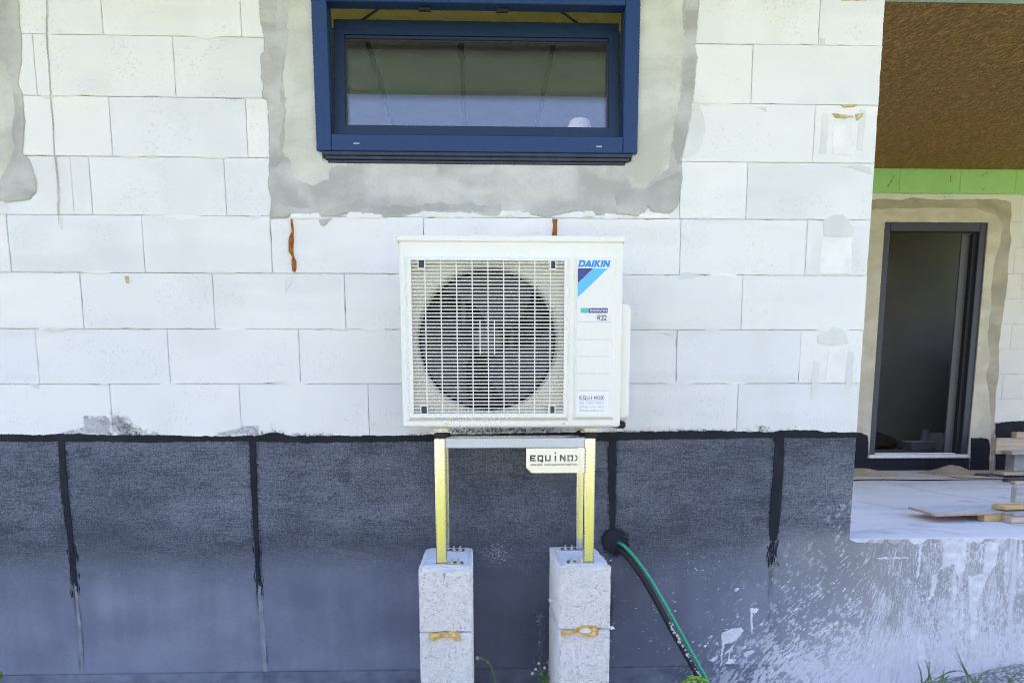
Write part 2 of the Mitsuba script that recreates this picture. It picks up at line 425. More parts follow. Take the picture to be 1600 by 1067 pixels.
add('ground', (gv, gq), 'ground_mix', None, 'gravelly soil in front of the house wall, sloping up at the right', 'ground', kind='structure', smooth=True)

# ------------------------------------------------------------------ front wall of aerated blocks
FW = thing('front_wall', 'white aerated block wall around the blue framed window', 'wall')
XC = 1.837                                   # the corner at the porch
ZR = [1.218, 1.47, 1.72, 1.97, 2.22, 2.47, 2.72, 2.97, 3.22, 3.47, 3.68]
J = {0: [(-2.332, 1.354), (-1.732, 1.353), (-1.133, 1.351), (-0.53, 1.35), (0.057, 1.349), (0.645, 1.348), (1.242, 1.347)],
     1: [(-2.642, 1.593), (-2.051, 1.593), (-1.45, 1.594), (-0.845, 1.594), (-0.246, 1.594), (0.344, 1.594), (0.938, 1.595), (1.534, 1.595)],
     2: [(-2.419, 1.839), (-1.826, 1.841), (-1.227, 1.842), (-0.624, 1.844), (-0.012, 1.846), (0.608, 1.847), (1.242, 1.849)],
     3: [(-2.724, 2.089), (-2.13, 2.092), (-1.529, 2.095), (-0.952, 2.098), (-0.852, 2.099), (-0.254, 2.102), (0.35, 2.105), (0.94, 2.108), (1.537, 2.111)],
     4: [(-2.425, 2.337), (-1.827, 2.341), (-1.745, 2.342), (-1.146, 2.347), (-0.555, 2.351), (0.331, 2.358), (0.932, 2.362), (1.243, 2.365)],
     5: [(-2.231, 2.585), (-1.636, 2.591), (-1.037, 2.597), (-0.552, 2.602), (0.344, 2.611), (0.933, 2.617), (1.544, 2.623)],
     6: [(-2.538, 2.836), (-1.943, 2.843), (-1.34, 2.851), (-0.756, 2.858), (0.631, 2.875), (1.245, 2.883)],
     7: [(-2.237, 3.04), (-1.638, 3.049), (-1.038, 3.057), (-0.579, 3.064), (0.924, 3.085), (1.542, 3.094)],
     8: [(-2.6, 0), (-2.0, 0), (-1.4, 0), (-.8, 0), (.75, 0), (1.3, 0)], 9: [(-2.3, 0), (-1.7, 0), (-1.1, 0), (1.0, 0), (1.55, 0)]}
HOLE = (-.70, .70, 2.46, 3.25)               # the opening for the window

def block_mesh(x0, x1, z0, z1, seed, yoff=0.0, chip=1.0, depth=.06):
    r = np.random.default_rng(seed)
    g = .0009
    x0, x1, z0, z1 = x0 + g, x1 - g, z0 + g, z1 - g
    ring = []
    def edge(p, q):
        p, q = np.array(p), np.array(q); L = np.linalg.norm(q - p); n = max(2, int(L / .03))
        inward = np.array([-(q - p)[1], (q - p)[0]]) / L
        for k in range(n):
            t = k / n
            d = abs(r.normal(0, .0007))
            if chip and 0 < k < n and r.random() < .06 * chip: d += r.uniform(.001, .005)
            ring.append(p + (q - p) * t + inward * d)
    edge((x0, z0), (x1, z0)); edge((x1, z0), (x1, z1)); edge((x1, z1), (x0, z1)); edge((x0, z1), (x0, z0))
    ring = np.array(ring); n = len(ring)
    c = .0010 + .0006 * r.random()
    ins = ring.copy()
    ins[:, 0] = np.clip(ins[:, 0], x0 + c, x1 - c); ins[:, 1] = np.clip(ins[:, 1], z0 + c, z1 - c)
    tilt = r.normal(0, .0012 if z0 > 1.4 else .0002, 2)
    def yy(q, y): return y + yoff + tilt[0] * (q[:, 0] - x0) / .6 + tilt[1] * (q[:, 1] - z0) / .25
    V = np.vstack([np.c_[ring[:, 0], yy(ring, depth), ring[:, 1]], np.c_[ring[:, 0], yy(ring, c), ring[:, 1]], np.c_[ins[:, 0], yy(ins, 0), ins[:, 1]]])
    k = np.arange(n); k1 = (k + 1) % n
    F = [np.stack([k, k1, n + k1], 1), np.stack([k, n + k1, n + k], 1), np.stack([n + k, n + k1, 2 * n + k1], 1), np.stack([n + k, 2 * n + k1, 2 * n + k], 1)]
    V = np.vstack([V, [[(x0 + x1) / 2, float(yy(np.array([[(x0 + x1) / 2, (z0 + z1) / 2]]), 0)[0]), (z0 + z1) / 2]]])
    F.append(np.stack([2 * n + k, 2 * n + k1, k * 0 + 3 * n], 1))
    return trimesh.Trimesh(V, np.vstack(F), process=False)

seed = 100
for row in range(10):
    xs = [a[0] for a in J[row]] + [XC]
    for x0, x1 in zip(xs[:-1], xs[1:]):
        pieces = [(x0, x1)]
        if ZR[row + 1] > HOLE[2] + .02 and ZR[row] < HOLE[3]:
            pieces = [(a, b) for a, b in ((x0, min(x1, HOLE[0])), (max(x0, HOLE[1]), x1)) if b - a > .02]
        for a, b in pieces:
            seed += 1
            r_ = np.random.default_rng(seed)
            add('block', block_mesh(a, b, ZR[row], ZR[row + 1], seed, r_.normal(0, .0010 if row else .0003)), BLOCKS[int(r_.integers(0, 4))], FW)
core = extr(sbox(-3.4, 1.22, XC - .004, 3.68).difference(sbox(HOLE[0], HOLE[2], HOLE[1], HOLE[3])), .009, .24)
add('mortar_core', core, 'mortar', FW)
# mortar ribbons squeezed out of some joints
def smear(pts, m='smear', d=.0025, s=1, amp=.007):
    add('mortar_smear', plate(rough(pts, amp, .008, s, 40.), -.0026, d), m, FW)
smear([(1.607, 2.218), (1.651, 2.238), (1.699, 2.247), (1.728, 2.218), (1.758, 2.187), (1.754, 2.153), (1.688, 2.144), (1.614, 2.146)], s=2)
smear([(1.613, 1.699), (1.653, 1.708), (1.682, 1.738), (1.72, 1.726), (1.753, 1.709), (1.768, 1.655), (1.688, 1.649), (1.619, 1.655)], s=3)
smear([(0.938, 1.976), (0.981, 1.985), (1.02, 1.974), (1.033, 1.965), (0.997, 1.953), (0.939, 1.95)], s=4)
smear([(0.867, 1.71), (0.937, 1.713), (0.938, 1.701), (0.901, 1.693)], s=5, amp=.004)
smear([(0.96, 2.603), (0.98, 2.713), (1.006, 2.713), (1.035, 2.645), (1.04, 2.59), (1.008, 2.507), (0.94, 2.479), (0.942, 2.521)], s=6)
smear([(-0.734, 2.209), (-0.667, 2.215), (-0.691, 2.189), (-0.709, 2.172), (-0.726, 2.184)], 'render_grey', s=7, amp=.005)
smear([(1.26, 2.707), (1.316, 2.708), (1.32, 2.686), (1.296, 2.694)], s=8, amp=.004)
smear([(1.548, 3.002), (1.569, 2.996), (1.576, 2.973), (1.553, 2.967)], s=9, amp=.004)
smear([(-2.101, 1.471), (-2.051, 1.471), (-2.056, 1.447), (-2.074, 1.45)], s=10, amp=.003)
smear([(-0.893, 1.96), (-0.858, 1.96), (-0.869, 1.923), (-0.897, 1.886), (-0.901, 1.915)], s=12, amp=.003)
smear([(1.668, 2.458), (1.758, 2.464), (1.819, 2.453), (1.827, 2.417), (1.79, 2.431), (1.729, 2.447)], s=14, amp=.004)
smear([(-2.15, 2.285), (-2.124, 2.268), (-2.117, 2.222), (-2.15, 2.23)], s=15, amp=.004)
for k, (u0, v0) in enumerate([(1.574, 2.609), (1.747, 2.625), (1.597, 1.499), (1.763, 1.544)]):
    smear([(u0, v0 - .10), (u0 + .03, v0 - .10), (u0 + .035, v0 + .07), (u0 + .004, v0 + .08)], 'smear', .0012, 30 + k, .006)
for k, p in enumerate(([(1.631, 2.657), (1.715, 2.657), (1.734, 2.506), (1.635, 2.505)], [(1.67, 1.634), (1.751, 1.634), (1.755, 1.474), (1.667, 1.474)], [(1.606, 2.137), (1.749, 2.141), (1.759, 1.979), (1.606, 1.979)])):
    smear(p, 'smear_white', .0018, 40 + k, .008)
for k, p in enumerate(([(1.654, 2.721), (1.74, 2.722), (1.729, 2.71), (1.669, 2.709)], [(1.623, 2.684), (1.65, 2.681), (1.713, 2.674), (1.723, 2.669), (1.679, 2.66), (1.636, 2.665)], [(1.731, 2.68), (1.769, 2.685), (1.762, 2.669), (1.736, 2.652)], [(-1.624, 1.955), (-1.606, 1.955), (-1.603, 1.924), (-1.617, 1.923)], [(1.623, 3.161), (1.754, 3.163), (1.749, 3.158), (1.638, 3.156)])):
    add('foam_residue', plate(rough(p, .003, .006, 60 + k, 60.), -.003, .005), 'foam_residue', FW)
add('foam_joint', puff(strip([(-0.853, 2.208), (-0.852, 2.155), (-0.86, 2.118), (-0.865, 2.071), (-0.855, 2.043), (-0.85, 2.02), (-0.852, 1.977)], [.010, .009, .024, .018, .010, .026, .013], 3, .004), -.001, .014, .009), 'orange_foam', FW, 'orange foam squeezed out of a vertical joint')
add('foam_joint', puff(strip([(0.352, 2.215), (0.352, 2.19), (0.35, 2.133)], [.026, .018, .024], 5, .004), -.001, .014), 'orange_foam', FW)
drip = [(-1.867, 3.122), (-1.873, 3.033), (-1.881, 2.943), (-1.881, 2.852), (-1.885, 2.747), (-1.886, 2.615), (-1.89, 2.482), (-1.888, 2.346), (-1.896, 2.223), (-1.895, 2.177)]
add('mortar_drip', plate(strip(curve(drip, 60), .0065, 4, .0025), -.0032, .0025), 'render_grey', FW, 'thin grey drip down the left blocks')
add('mortar_smear', plate(rough([(-1.899, 2.221), (-1.885, 2.215), (-1.884, 2.163), (-1.899, 2.157)], .003, .006, 8, 40.), -.0030, .0016), 'smear', FW)
# render around the window and at the left edge
left_out = [(-0.96, 3.153), (-0.951, 3.02), (-0.942, 2.973), (-0.939, 2.916), (-0.957, 2.895), (-0.959, 2.798), (-0.953, 2.758), (-0.96, 2.718), (-0.938, 2.705), (-0.935, 2.598), (-0.938, 2.477), (-0.953, 2.354), (-0.942, 2.285), (-0.951, 2.21)]
bot_out = [(-0.914, 2.207), (-0.855, 2.222), (-0.728, 2.22), (-0.553, 2.229), (-0.434, 2.219), (-0.369, 2.222), (-0.316, 2.231), (-0.258, 2.245), (-0.184, 2.24), (-0.105, 2.246), (0.007, 2.233), (0.08, 2.228), (0.139, 2.25), (0.228, 2.237), (0.302, 2.221), (0.462, 2.253), (0.539, 2.233), (0.605, 2.237), (0.703, 2.232), (0.751, 2.224), (0.783, 2.277), (0.795, 2.255), (0.819, 2.244), (0.882, 2.244), (0.926, 2.278)]
right_out = [(0.936, 2.34), (0.94, 2.404), (0.931, 2.479), (0.96, 2.59), (0.977, 2.723), (0.994, 2.904), (0.983, 2.954), (0.991, 3.152), (0.993, 3.183)]
R = rough(rough(left_out + bot_out + right_out, .008, .010, 21, 30.), .005, .005, 22, 120.)
R = R.difference(sbox(HOLE[0], HOLE[2], HOLE[1], HOLE[3] + .2))
add('render_patch', plate(R, -.001, .006, .004), 'render_grey', FW, 'grey render smoothed around the window opening')
def coat(pts, m, d, s, amp=.012, bev=.003):
    g = rough(rough(pts, amp, .012, s, 14.), .009, .006, s + 1, 70.).intersection(R.buffer(-.004)).difference(sbox(HOLE[0], HOLE[2], HOLE[1], HOLE[3] + .2))
    add('render_coat', plate(g, -.0065, d, bev), m, FW)
coat([(-0.852, 3.155), (-0.822, 2.97), (-0.848, 2.878), (-0.869, 2.785), (-0.856, 2.653), (-0.866, 2.558), (-0.886, 2.491), (-0.845, 2.45), (-0.828, 2.382), (-0.749, 2.347), (-0.684, 2.375), (-0.67, 2.433), (-0.601, 2.433), (-0.576, 3.159)], 'render_light', .0022, 3)
coat([(0.554, 3.176), (0.566, 2.421), (0.669, 2.444), (0.7, 2.352), (0.769, 2.353), (0.803, 2.395), (0.876, 2.437), (0.887, 2.575), (0.917, 2.752), (0.928, 2.94), (0.915, 3.182)], 'render_light', .0022, 5)
coat([(-0.977, 3.153), (-0.98, 2.784), (-0.968, 2.463), (-0.932, 2.422), (-0.87, 2.464), (-0.891, 2.504), (-0.867, 2.652), (-0.878, 2.785), (-0.854, 2.878), (-0.889, 3.021), (-0.872, 3.155)], 'render_dark', .0012, 7)
coat([(0.932, 3.182), (0.934, 2.94), (0.923, 2.752), (0.888, 2.534), (0.915, 2.446), (0.954, 2.507), (1.003, 2.807), (1.013, 3.183)], 'render_dark', .0012, 9)
coat([(0.627, 2.338), (0.701, 2.344), (0.763, 2.339), (0.833, 2.39), (0.933, 2.424), (0.945, 2.256), (0.703, 2.212), (0.646, 2.231)], 'render_dark', .0014, 11)
coat([(-0.937, 2.271), (-0.81, 2.258), (-0.593, 2.257), (-0.374, 2.269), (-0.14, 2.282), (0.095, 2.278), (0.124, 2.208), (-0.941, 2.188)], 'render_dark', .0010, 13, .02)
L = rough([(-2.227, 3.134), (-1.983, 3.138), (-1.99, 3.005), (-1.986, 2.967), (-1.993, 2.863), (-2.013, 2.798), (-2.019, 2.761), (-2.004, 2.72), (-2.006, 2.614), (-2.015, 2.547), (-2.03, 2.48), (-1.999, 2.448), (-1.984, 2.373), (-1.983, 2.319), (-2.015, 2.283), (-2.118, 2.271), (-2.321, 2.264)], .006, .010, 25, 30.)
add('render_patch', plate(L, -.001, .006, .004), 'render_dark', FW, 'darker grey render patch at the left edge of the wall')
g = rough([(-2.258, 2.847), (-2.076, 2.862), (-2.046, 2.772), (-2.048, 2.64), (-2.061, 2.56), (-2.062, 2.493), (-2.097, 2.421), (-2.143, 2.358), (-2.313, 2.343)], .012, .012, 27, 14.)
add('render_coat', plate(g, -.0065, .002), 'render_light', FW)
# white foam and crumbs along the foot of the render
for k, (u0, v0) in enumerate([(-0.812, 2.219), (-0.765, 2.22), (-0.562, 2.226), (-0.501, 2.224), (-0.457, 2.221), (-0.226, 2.231), (-0.17, 2.229), (-0.117, 2.229), (-0.058, 2.227), (0.154, 2.237), (0.198, 2.231), (0.512, 2.239), (0.614, 2.228), (0.796, 2.232), (0.837, 2.233)]):
    w = rng.uniform(.02, .06)
    add('foam_crumb', plate(rough([(u0 - w, v0 - .012), (u0 + w, v0 - .010), (u0 + w * .7, v0 + .012), (u0 - w * .8, v0 + .010)], .006, .006, 70 + k, 50.), -.005, .006), 'smear_white', FW)

rs = np.random.default_rng(44)
for k in range(64):
    row = int(rs.integers(1, 8)); x = rs.uniform(-2.2, XC - .1); z = ZR[row] + rs.normal(0, .003)
    if (abs(x) < 1.0 and z > 2.2) or R.buffer(.02).contains(Point(x, z)) or L.contains(Point(x, z)): continue
    w, h = rs.uniform(.015, .085), rs.uniform(.003, .011)
    smear([(x - w, z - h * .3), (x - w * .3, z - h * rs.uniform(.5, 2.2)), (x + w * .5, z - h), (x + w, z - .001), (x + w * .4, z + h * .5), (x - w * .6, z + h * .4)], 'smear' if rs.random() < .5 else 'smear_white', .0016, 200 + k, .004)
# return of the wall along the porch
PSW = thing('porch_side_wall', 'white block wall returning along the left side of the porch', 'wall')
add('wall_face', cbox(XC - .24, XC, .2405, 4.56, .715, 3.68, .003), BLOCKS[1], PSW)
add('corner_face', cbox(XC - .0035, XC - .0005, .012, .24, 1.22, 3.68, .0005), BLOCKS[0], PSW)

# ------------------------------------------------------------------ plinth with bitumen coat
PL = thing('plinth', 'dark bitumen coated concrete plinth under the white block wall, splashed with lime at the right', 'plinth')
add('footing', extr(sbox(1.453, -.5, 7.4, .0635), .0025, .24), 'foundation', PL)
add('coated_face', extr(Polygon([(-3.4, .064), (7.4, .064), (7.4, .706), (XC - .002, .706), (XC - .002, 1.217), (-3.4, 1.217)]), .002, .24), 'foundation', PL)
add('footing', cbox(-3.4, 1.452, -.012, .30, -.5, .063, .004), 'foundation', PL)
band_top = [(-2.432, 1.238), (-2.255, 1.241), (-2.079, 1.234), (-1.96, 1.243), (-1.842, 1.237), (-1.753, 1.233), (-1.515, 1.233), (-1.276, 1.226), (-1.066, 1.228), (-1.011, 1.24), (-0.975, 1.246), (-0.945, 1.24), (-0.921, 1.228), (-0.582, 1.227), (-0.338, 1.229), (0.029, 1.234), (0.306, 1.239), (0.709, 1.241), (1.083, 1.246), (1.413, 1.239), (1.476, 1.248), (1.618, 1.248), (1.666, 1.239), (1.844, 1.235)]
band_bot = [(1.845, 1.213), (1.684, 1.208), (1.399, 1.212), (1.085, 1.206), (0.772, 1.204), (0.585, 1.196), (0.09, 1.197), (-0.339, 1.199), (-0.826, 1.194), (-0.977, 1.198), (-1.127, 1.204), (-1.368, 1.202), (-1.548, 1.197), (-1.815, 1.204), (-2.082, 1.204), (-2.259, 1.205), (-2.436, 1.206)]
add('bitumen_band', plate(rough(band_top + band_bot, .0045, .008, 31, 60.).intersection(sbox(-3, 1, XC - .003, 2)), -.001, .003, .002), 'bitumen', PL, 'black bitumen band along the top of the plinth')
def bstrip(c, w, s, m='bitumen', d=.003, name='bitumen_strip'):
    add(name, plate(strip(c, w, s, .0045), .0015, d, .002), m, PL)
bstrip([(-1.975, 1.21), (-1.98, 1.084), (-1.982, 0.962), (-1.978, 0.839), (-1.975, 0.73), (-1.973, 0.658)], [.032, .031, .033, .031, .027, .016], 3)
bstrip([(-1.97, 0.51), (-1.97, 0.366), (-1.972, 0.205), (-1.974, 0.074)], [.010, .016, .020, .014], 4, 'pale_strip', .0016, 'bare_strip')
bstrip([(-1.085, 1.207), (-1.086, 1.08), (-1.088, 0.926), (-1.09, 0.77), (-1.089, 0.657)], [.032, .030, .028, .025, .016], 5)
bstrip([(-1.088, 0.501), (-1.086, 0.356), (-1.083, 0.226), (-1.082, 0.061)], [.014, .022, .026, .018], 6, 'pale_strip', .0016, 'bare_strip')
bstrip([(0.638, 1.208), (0.64, 1.103), (0.639, 0.979), (0.645, 0.853), (0.646, 0.758)], [.036, .042, .036, .030, .030], 7)
bstrip([(1.455, 1.224), (1.458, 1.1), (1.455, 0.974), (1.452, 0.848), (1.451, 0.752), (1.45, 0.704)], [.046, .052, .052, .056, .048, .034], 8)
add('bitumen_patch', plate(rough([(0.599, 0.739), (0.618, 0.767), (0.662, 0.777), (0.697, 0.754), (0.72, 0.709), (0.733, 0.687), (0.705, 0.668), (0.677, 0.649), (0.648, 0.643), (0.619, 0.662), (0.597, 0.694)], .008, .006, 9, 50.), .0015, .016, .006), 'bitumen', PL, 'black bitumen blob where the pipes leave the plinth')
def bits(polys, y0, d, name, m, parent, label=None):
    """many small strokes or drops as one part"""
    V, F, at = [], [], 0
    for p in polys:
        p = np.asarray(p); n = len(p); c = p.mean(0); q = c + (p - c) * .7
        V.append(np.vstack([np.c_[p[:, 0], np.full(n, y0 + .001), p[:, 1]], np.c_[q[:, 0], np.full(n, y0 - d), q[:, 1]]]))
        k = np.arange(n); k1 = (k + 1) % n
        F += [np.stack([k, k1, n + k1], 1) + at, np.stack([k, n + k1, n + k], 1) + at, np.stack([k[1:-1] * 0 + n, n + k[1:-1], n + k[1:-1] + 1], 1) + at]
        at += 2 * n
    add(name, trimesh.Trimesh(np.vstack(V), np.vstack(F), process=False), m, parent, label, kind='stuff')

def stroke(x, z, ang, L, w):
    d, n_ = np.array([math.cos(ang), math.sin(ang)]), np.array([-math.sin(ang), math.cos(ang)])
    p = np.array([x, z])
    return [p - d * L / 2, p - d * L * .1 - n_ * w / 2, p + d * L / 2, p + d * L * .1 + n_ * w / 2]

def drop(x, z, ang, L, w, r):
    t = np.arange(7) / 7 * 2 * np.pi
    rad = 1 + .35 * (r.random(7) - .5)
    a, b = np.cos(t) * L / 2 * rad, np.sin(t) * w / 2 * rad
    return np.c_[x + a * math.cos(ang) - b * math.sin(ang), z + a * math.sin(ang) + b * math.cos(ang)]

r = np.random.default_rng(8)
st = []
bt = np.array(band_top)
for k in range(520):                          # bristle marks along the upper edge of the band
    x = r.uniform(-2.3, XC - .02)
    if meshkit.fbm(np.array([x * 3, 0, 0]), 3, 4) < .47: continue
    z = np.interp(x, bt[:, 0], bt[:, 1]) + abs(r.normal(0, .007))
    st.append(stroke(x, z, math.pi / 2 + r.normal(0, .5), r.uniform(.006, .02), r.uniform(.0012, .0028)))
for (x, z) in [(-1.696, 1.281), (-1.673, 1.269), (-1.654, 1.254), (-1.622, 1.245), (-1.712, 1.302)]:
    for k in range(40):
        st.append(stroke(x + r.normal(0, .022), z + r.normal(0, .011), -.5 + r.normal(0, .35), r.uniform(.008, .024), r.uniform(.001, .0024)))
for (x, z) in [(1.359, 1.258), (1.381, 1.261)]:
    for k in range(8): st.append(stroke(x + r.normal(0, .012), z + r.normal(0, .008), .9 + r.normal(0, .6), r.uniform(.008, .02), .002))
for (x, z) in [(-0.094, 1.241), (0.091, 1.243), (0.275, 1.246)]:
    for k in range(50): st.append(stroke(x + r.normal(0, .07), z + abs(r.normal(0, .012)), 1.2 + r.normal(0, .4), r.uniform(.01, .025), r.uniform(.0015, .003)))
hr = []
for pts, w0, z1 in (([(-1.975, 1.21), (-1.982, 0.962), (-1.978, 0.839), (-1.971, 0.573), (-1.971, 0.398)], .037, .42), ([(-1.085, 1.207), (-1.088, 0.926), (-1.09, 0.77), (-1.089, 0.613), (-1.091, 0.389)], .034, .42), ([(0.638, 1.208), (0.639, 0.979), (0.646, 0.758)], .034, .72), ([(1.455, 1.224), (1.455, 0.974), (1.451, 0.752), (1.452, 0.525)], .052, .55)):
    P_ = np.array(pts)[::-1]
    for k in range(380):
        z = r.uniform(P_[0, 1] + .08, P_[-1, 1]); x = np.interp(z, P_[:, 1], P_[:, 0])
        low = np.clip((.80 - z) / .10, 0, 1)
        sg = r.choice([-1, 1])
        if r.random() < low: hr.append(stroke(x + r.normal(0, w0 * .26), z - .02, math.pi / 2 + r.normal(0, .16), r.uniform(.02, .07), r.uniform(.002, .008)))
        elif r.random() < .5: hr.append(stroke(x + sg * w0 * .5, z, r.normal(0, .12), r.uniform(.012, .040), r.uniform(.0016, .0035)))
sm = []
for p in ([(-0.747, 1.032), (-0.693, 1.084), (-0.631, 1.124), (-0.638, 1.102), (-0.685, 1.053), (-0.717, 1.017)], [(-0.686, 1.032), (-0.661, 1.062), (-0.633, 1.068), (-0.631, 1.022), (-0.651, 0.995), (-0.675, 1.01)], [(-0.73, 0.924), (-0.698, 0.955), (-0.683, 0.961), (-0.709, 0.914)], [(1.404, 0.848), (1.366, 0.902), (1.416, 0.924)], [(1.404, 0.784), (1.339, 0.81), (1.418, 0.829)], [(-1.907, 1.168), (-1.848, 1.174), (-1.845, 1.137), (-1.887, 1.132)]):
    g = Polygon(p).buffer(.006); x0, z0, x1, z1 = g.bounds
    for k in range(int(g.area * 60000)):
        q = (r.uniform(x0, x1), r.uniform(z0, z1))
        if g.contains(Point(q)): sm.append(drop(*q, r.normal(.6, .6), r.uniform(.004, .014), r.uniform(.002, .006), r))
bits(sm, .002, .0008, 'bitumen_smears', 'bitumen_thin', PL, 'scrubbed dark smears on the coated face')
for k in range(170):
    a, q = r.uniform(0, 2 * math.pi), [(0.66, 0.71)][0]
    rr = .058 * (1 + .25 * r.normal() * .6)
    hr.append(stroke(q[0] + rr * math.cos(a), q[1] + rr * math.sin(a) * 1.02, a + r.normal(0, .5), r.uniform(.008, .03), r.uniform(.002, .006)))
for k in range(40):
    q = [(0.674, 0.655)][0]
    hr.append(stroke(q[0] + r.normal(0, .022), q[1] - abs(r.normal(0, .012)), math.pi / 2 + .3 + r.normal(0, .3), r.uniform(.01, .04), r.uniform(.002, .005)))
bits(hr, .0015, .0012, 'strip_bristles', 'bitumen', PL)
bits(st, -.0022, .0008, 'brush_marks', 'bitumen_thin', PL, 'bristle marks of black bitumen on the lowest blocks')
wash = []
for (x0, z0, x1, z1, n, a0) in ((*[(-1.862, 1.323), (-1.747, 1.239)][0], *[(-1.862, 1.323), (-1.747, 1.239)][1], 560, 0.1), (*[(-1.973, 1.27), (-1.869, 1.237)][0], *[(-1.973, 1.27), (-1.869, 1.237)][1], 150, .3), (*[(-1.244, 1.268), (-1.138, 1.232)][0], *[(-1.244, 1.268), (-1.138, 1.232)][1], 150, .4), (*[(-1.13, 1.274), (-1.051, 1.234)][0], *[(-1.13, 1.274), (-1.051, 1.234)][1], 130, .1), (*[(-1.723, 1.323), (-1.649, 1.239)][0], *[(-1.723, 1.323), (-1.649, 1.239)][1], 160, -.6)):
    for k in range(n):
        t, s_ = r.random(), r.random()
        if a0 > .2 and s_ > .25 + .75 * t: continue
        wash.append(stroke(x0 + (x1 - x0) * t, z1 + (z0 - z1) * s_, a0 + r.normal(0, .4), r.uniform(.006, .018), r.uniform(.0018, .0036)))
bits(wash, -.0022, .0007, 'brush_wash', 'bitumen_wash', PL, 'grey scrubbed brush mark on the lowest block at the left')

# lime splashes thrown over the plinth and the slab face
sp = []
for k in range(4200):
    x, z = r.uniform(.55, 3.0), abs(r.normal(.0, .30)) + .02
    dens = np.clip((x - .95) / 1.1, 0, 1) * np.clip(1.15 - z / .72, 0, 1)
    dens = .03 * (x > .75) + dens * (.25 + .9 * max(0, meshkit.fbm(np.array([x * 5, z * 7, 0]), 3, 9) - .35))
    if z > .70 or r.random() > dens: continue
    ang = math.radians(np.interp(x, [1.0, 1.9, 2.3], [28, 55, 85]) + r.normal(0, 16))
    L = min(.034, .005 + r.exponential(.007))
    sp.append(drop(x, z, ang, L, max(.0022, L * r.uniform(.25, .6)), r))
for k in range(110):
    x, z = r.uniform(.25, 1.3), r.uniform(.1, .66)
    sp.append(drop(x, z, r.normal(.2, .5), .004 + r.exponential(.005), .003 + r.random() * .003, r))
for k in range(170):
    sp.append(drop(*(np.array([(0.075, 0.647)][0]) + r.normal(0, 1, 2) * [.035, .025]), r.normal(0, 1), .004, .003, r))
bits(sp, .002, .0014, 'mortar_splash', 'lime', PL, 'white lime splashes over the right half of the plinth')
blots = [[(1.208, 0.231), (1.25, 0.254), (1.308, 0.263), (1.322, 0.246), (1.285, 0.196), (1.253, 0.183), (1.214, 0.171)], [(1.151, 0.097), (1.196, 0.12), (1.194, 0.097), (1.165, 0.084)], [(1.234, 0.076), (1.256, 0.096), (1.289, 0.096), (1.28, 0.072)], [(1.321, 0.129), (1.369, 0.145), (1.386, 0.135), (1.338, 0.105)], [(1.183, 0.036), (1.219, 0.049), (1.22, 0.022), (1.194, 0.019)],
         [(1.346, 0.362), (1.395, 0.361), (1.386, 0.338), (1.357, 0.335)], [(1.248, 0.147), (1.273, 0.17), (1.268, 0.136), (1.229, 0.123)], [(1.214, 0.181), (1.223, 0.181), (1.219, 0.056), (1.212, 0.056)], [(1.354, 0.342), (1.363, 0.342), (1.368, 0.236), (1.359, 0.236)], [(1.251, 0.137), (1.258, 0.136), (1.257, 0.083), (1.25, 0.083)]]
add('lime_splat', [plate(rough(p, .010, .005, 120 + k, 120.), .0015, .002) for k, p in enumerate(blots)], 'lime', PL, kind='stuff')
bl = [stroke(x + r.normal(0, .012), z, math.pi / 2 + r.normal(0, .25), r.uniform(.015, .05), r.uniform(.002, .006)) for (x, z0) in [(0.294, 0.341)] for z in np.linspace(z0, z0 - .26, 34)]
bits(bl, .002, .0008, 'lime_streak', 'pale_strip', PL)

# ------------------------------------------------------------------ porch: slab, back wall, door
add('porch_floor', cbox(XC - .0015, 7.4, .004, 4.56, .5, .712, .006), 'screed', None, 'bluish grey concrete floor of the porch', 'floor', kind='structure')
er = np.random.default_rng(3)
for k in range(26):
    a = XC + er.uniform(0, 1.05); w_, h_ = er.uniform(.02, .10), er.uniform(.008, .034)
    add('edge_crust', plate(rough([(a, .706), (a + w_, .706), (a + w_ * .8, .706 - h_ * .6), (a + w_ * .5, .706 - h_), (a + w_ * .15, .706 - h_ * .5)], .006, .006, 300 + k, 70.), .002, .003), 'lime' if er.random() < .55 else 'mortar', PL)
runs = [[(2.327, 0.693), (2.425, 0.693), (2.445, 0.614), (2.416, 0.5), (2.376, 0.582), (2.313, 0.55)], [(2.53, 0.692), (2.603, 0.691), (2.594, 0.58), (2.555, 0.498), (2.519, 0.383), (2.525, 0.181), (2.496, 0.198), (2.454, 0.516), (2.53, 0.522)], [(2.266, 0.518), (2.298, 0.534), (2.291, 0.418), (2.267, 0.385)], [(2.383, 0.5), (2.396, 0.5), (2.417, 0.182), (2.404, 0.183)],
        [(2.194, 0.682), (2.207, 0.681), (2.204, 0.518), (2.192, 0.502)], [(2.706, 0.677), (2.726, 0.677), (2.731, 0.53), (2.715, 0.523)], [(1.98, 0.615), (2.137, 0.617), (2.138, 0.607), (1.981, 0.609)], [(2.505, 0.679), (2.518, 0.679), (2.521, 0.581), (2.511, 0.581)], [(2.213, 0.151), (2.233, 0.235), (2.26, 0.151), (2.285, 0.082), (2.212, 0.083)], [(2.633, 0.645), (2.643, 0.645), (2.663, 0.414), (2.653, 0.414)], [(2.423, 0.417), (2.443, 0.417), (2.452, 0.249), (2.433, 0.233)]]
add('mortar_run', [plate(rough(p, .014, .006, 140 + k, 90.), +.002, .002) for k, p in enumerate(runs)], 'lime', PL, kind='stuff')
sp2 = []
for k in range(2600):
    x = r.choice([2.22, 2.30, 2.42, 2.50, 2.62]) + r.normal(0, .09)
    z = r.uniform(.05, .69)
    if x < XC: continue
    sp2.append(drop(x, z, math.pi / 2 + r.normal(0, .22), .005 + r.exponential(.012), r.uniform(.002, .0045), r))
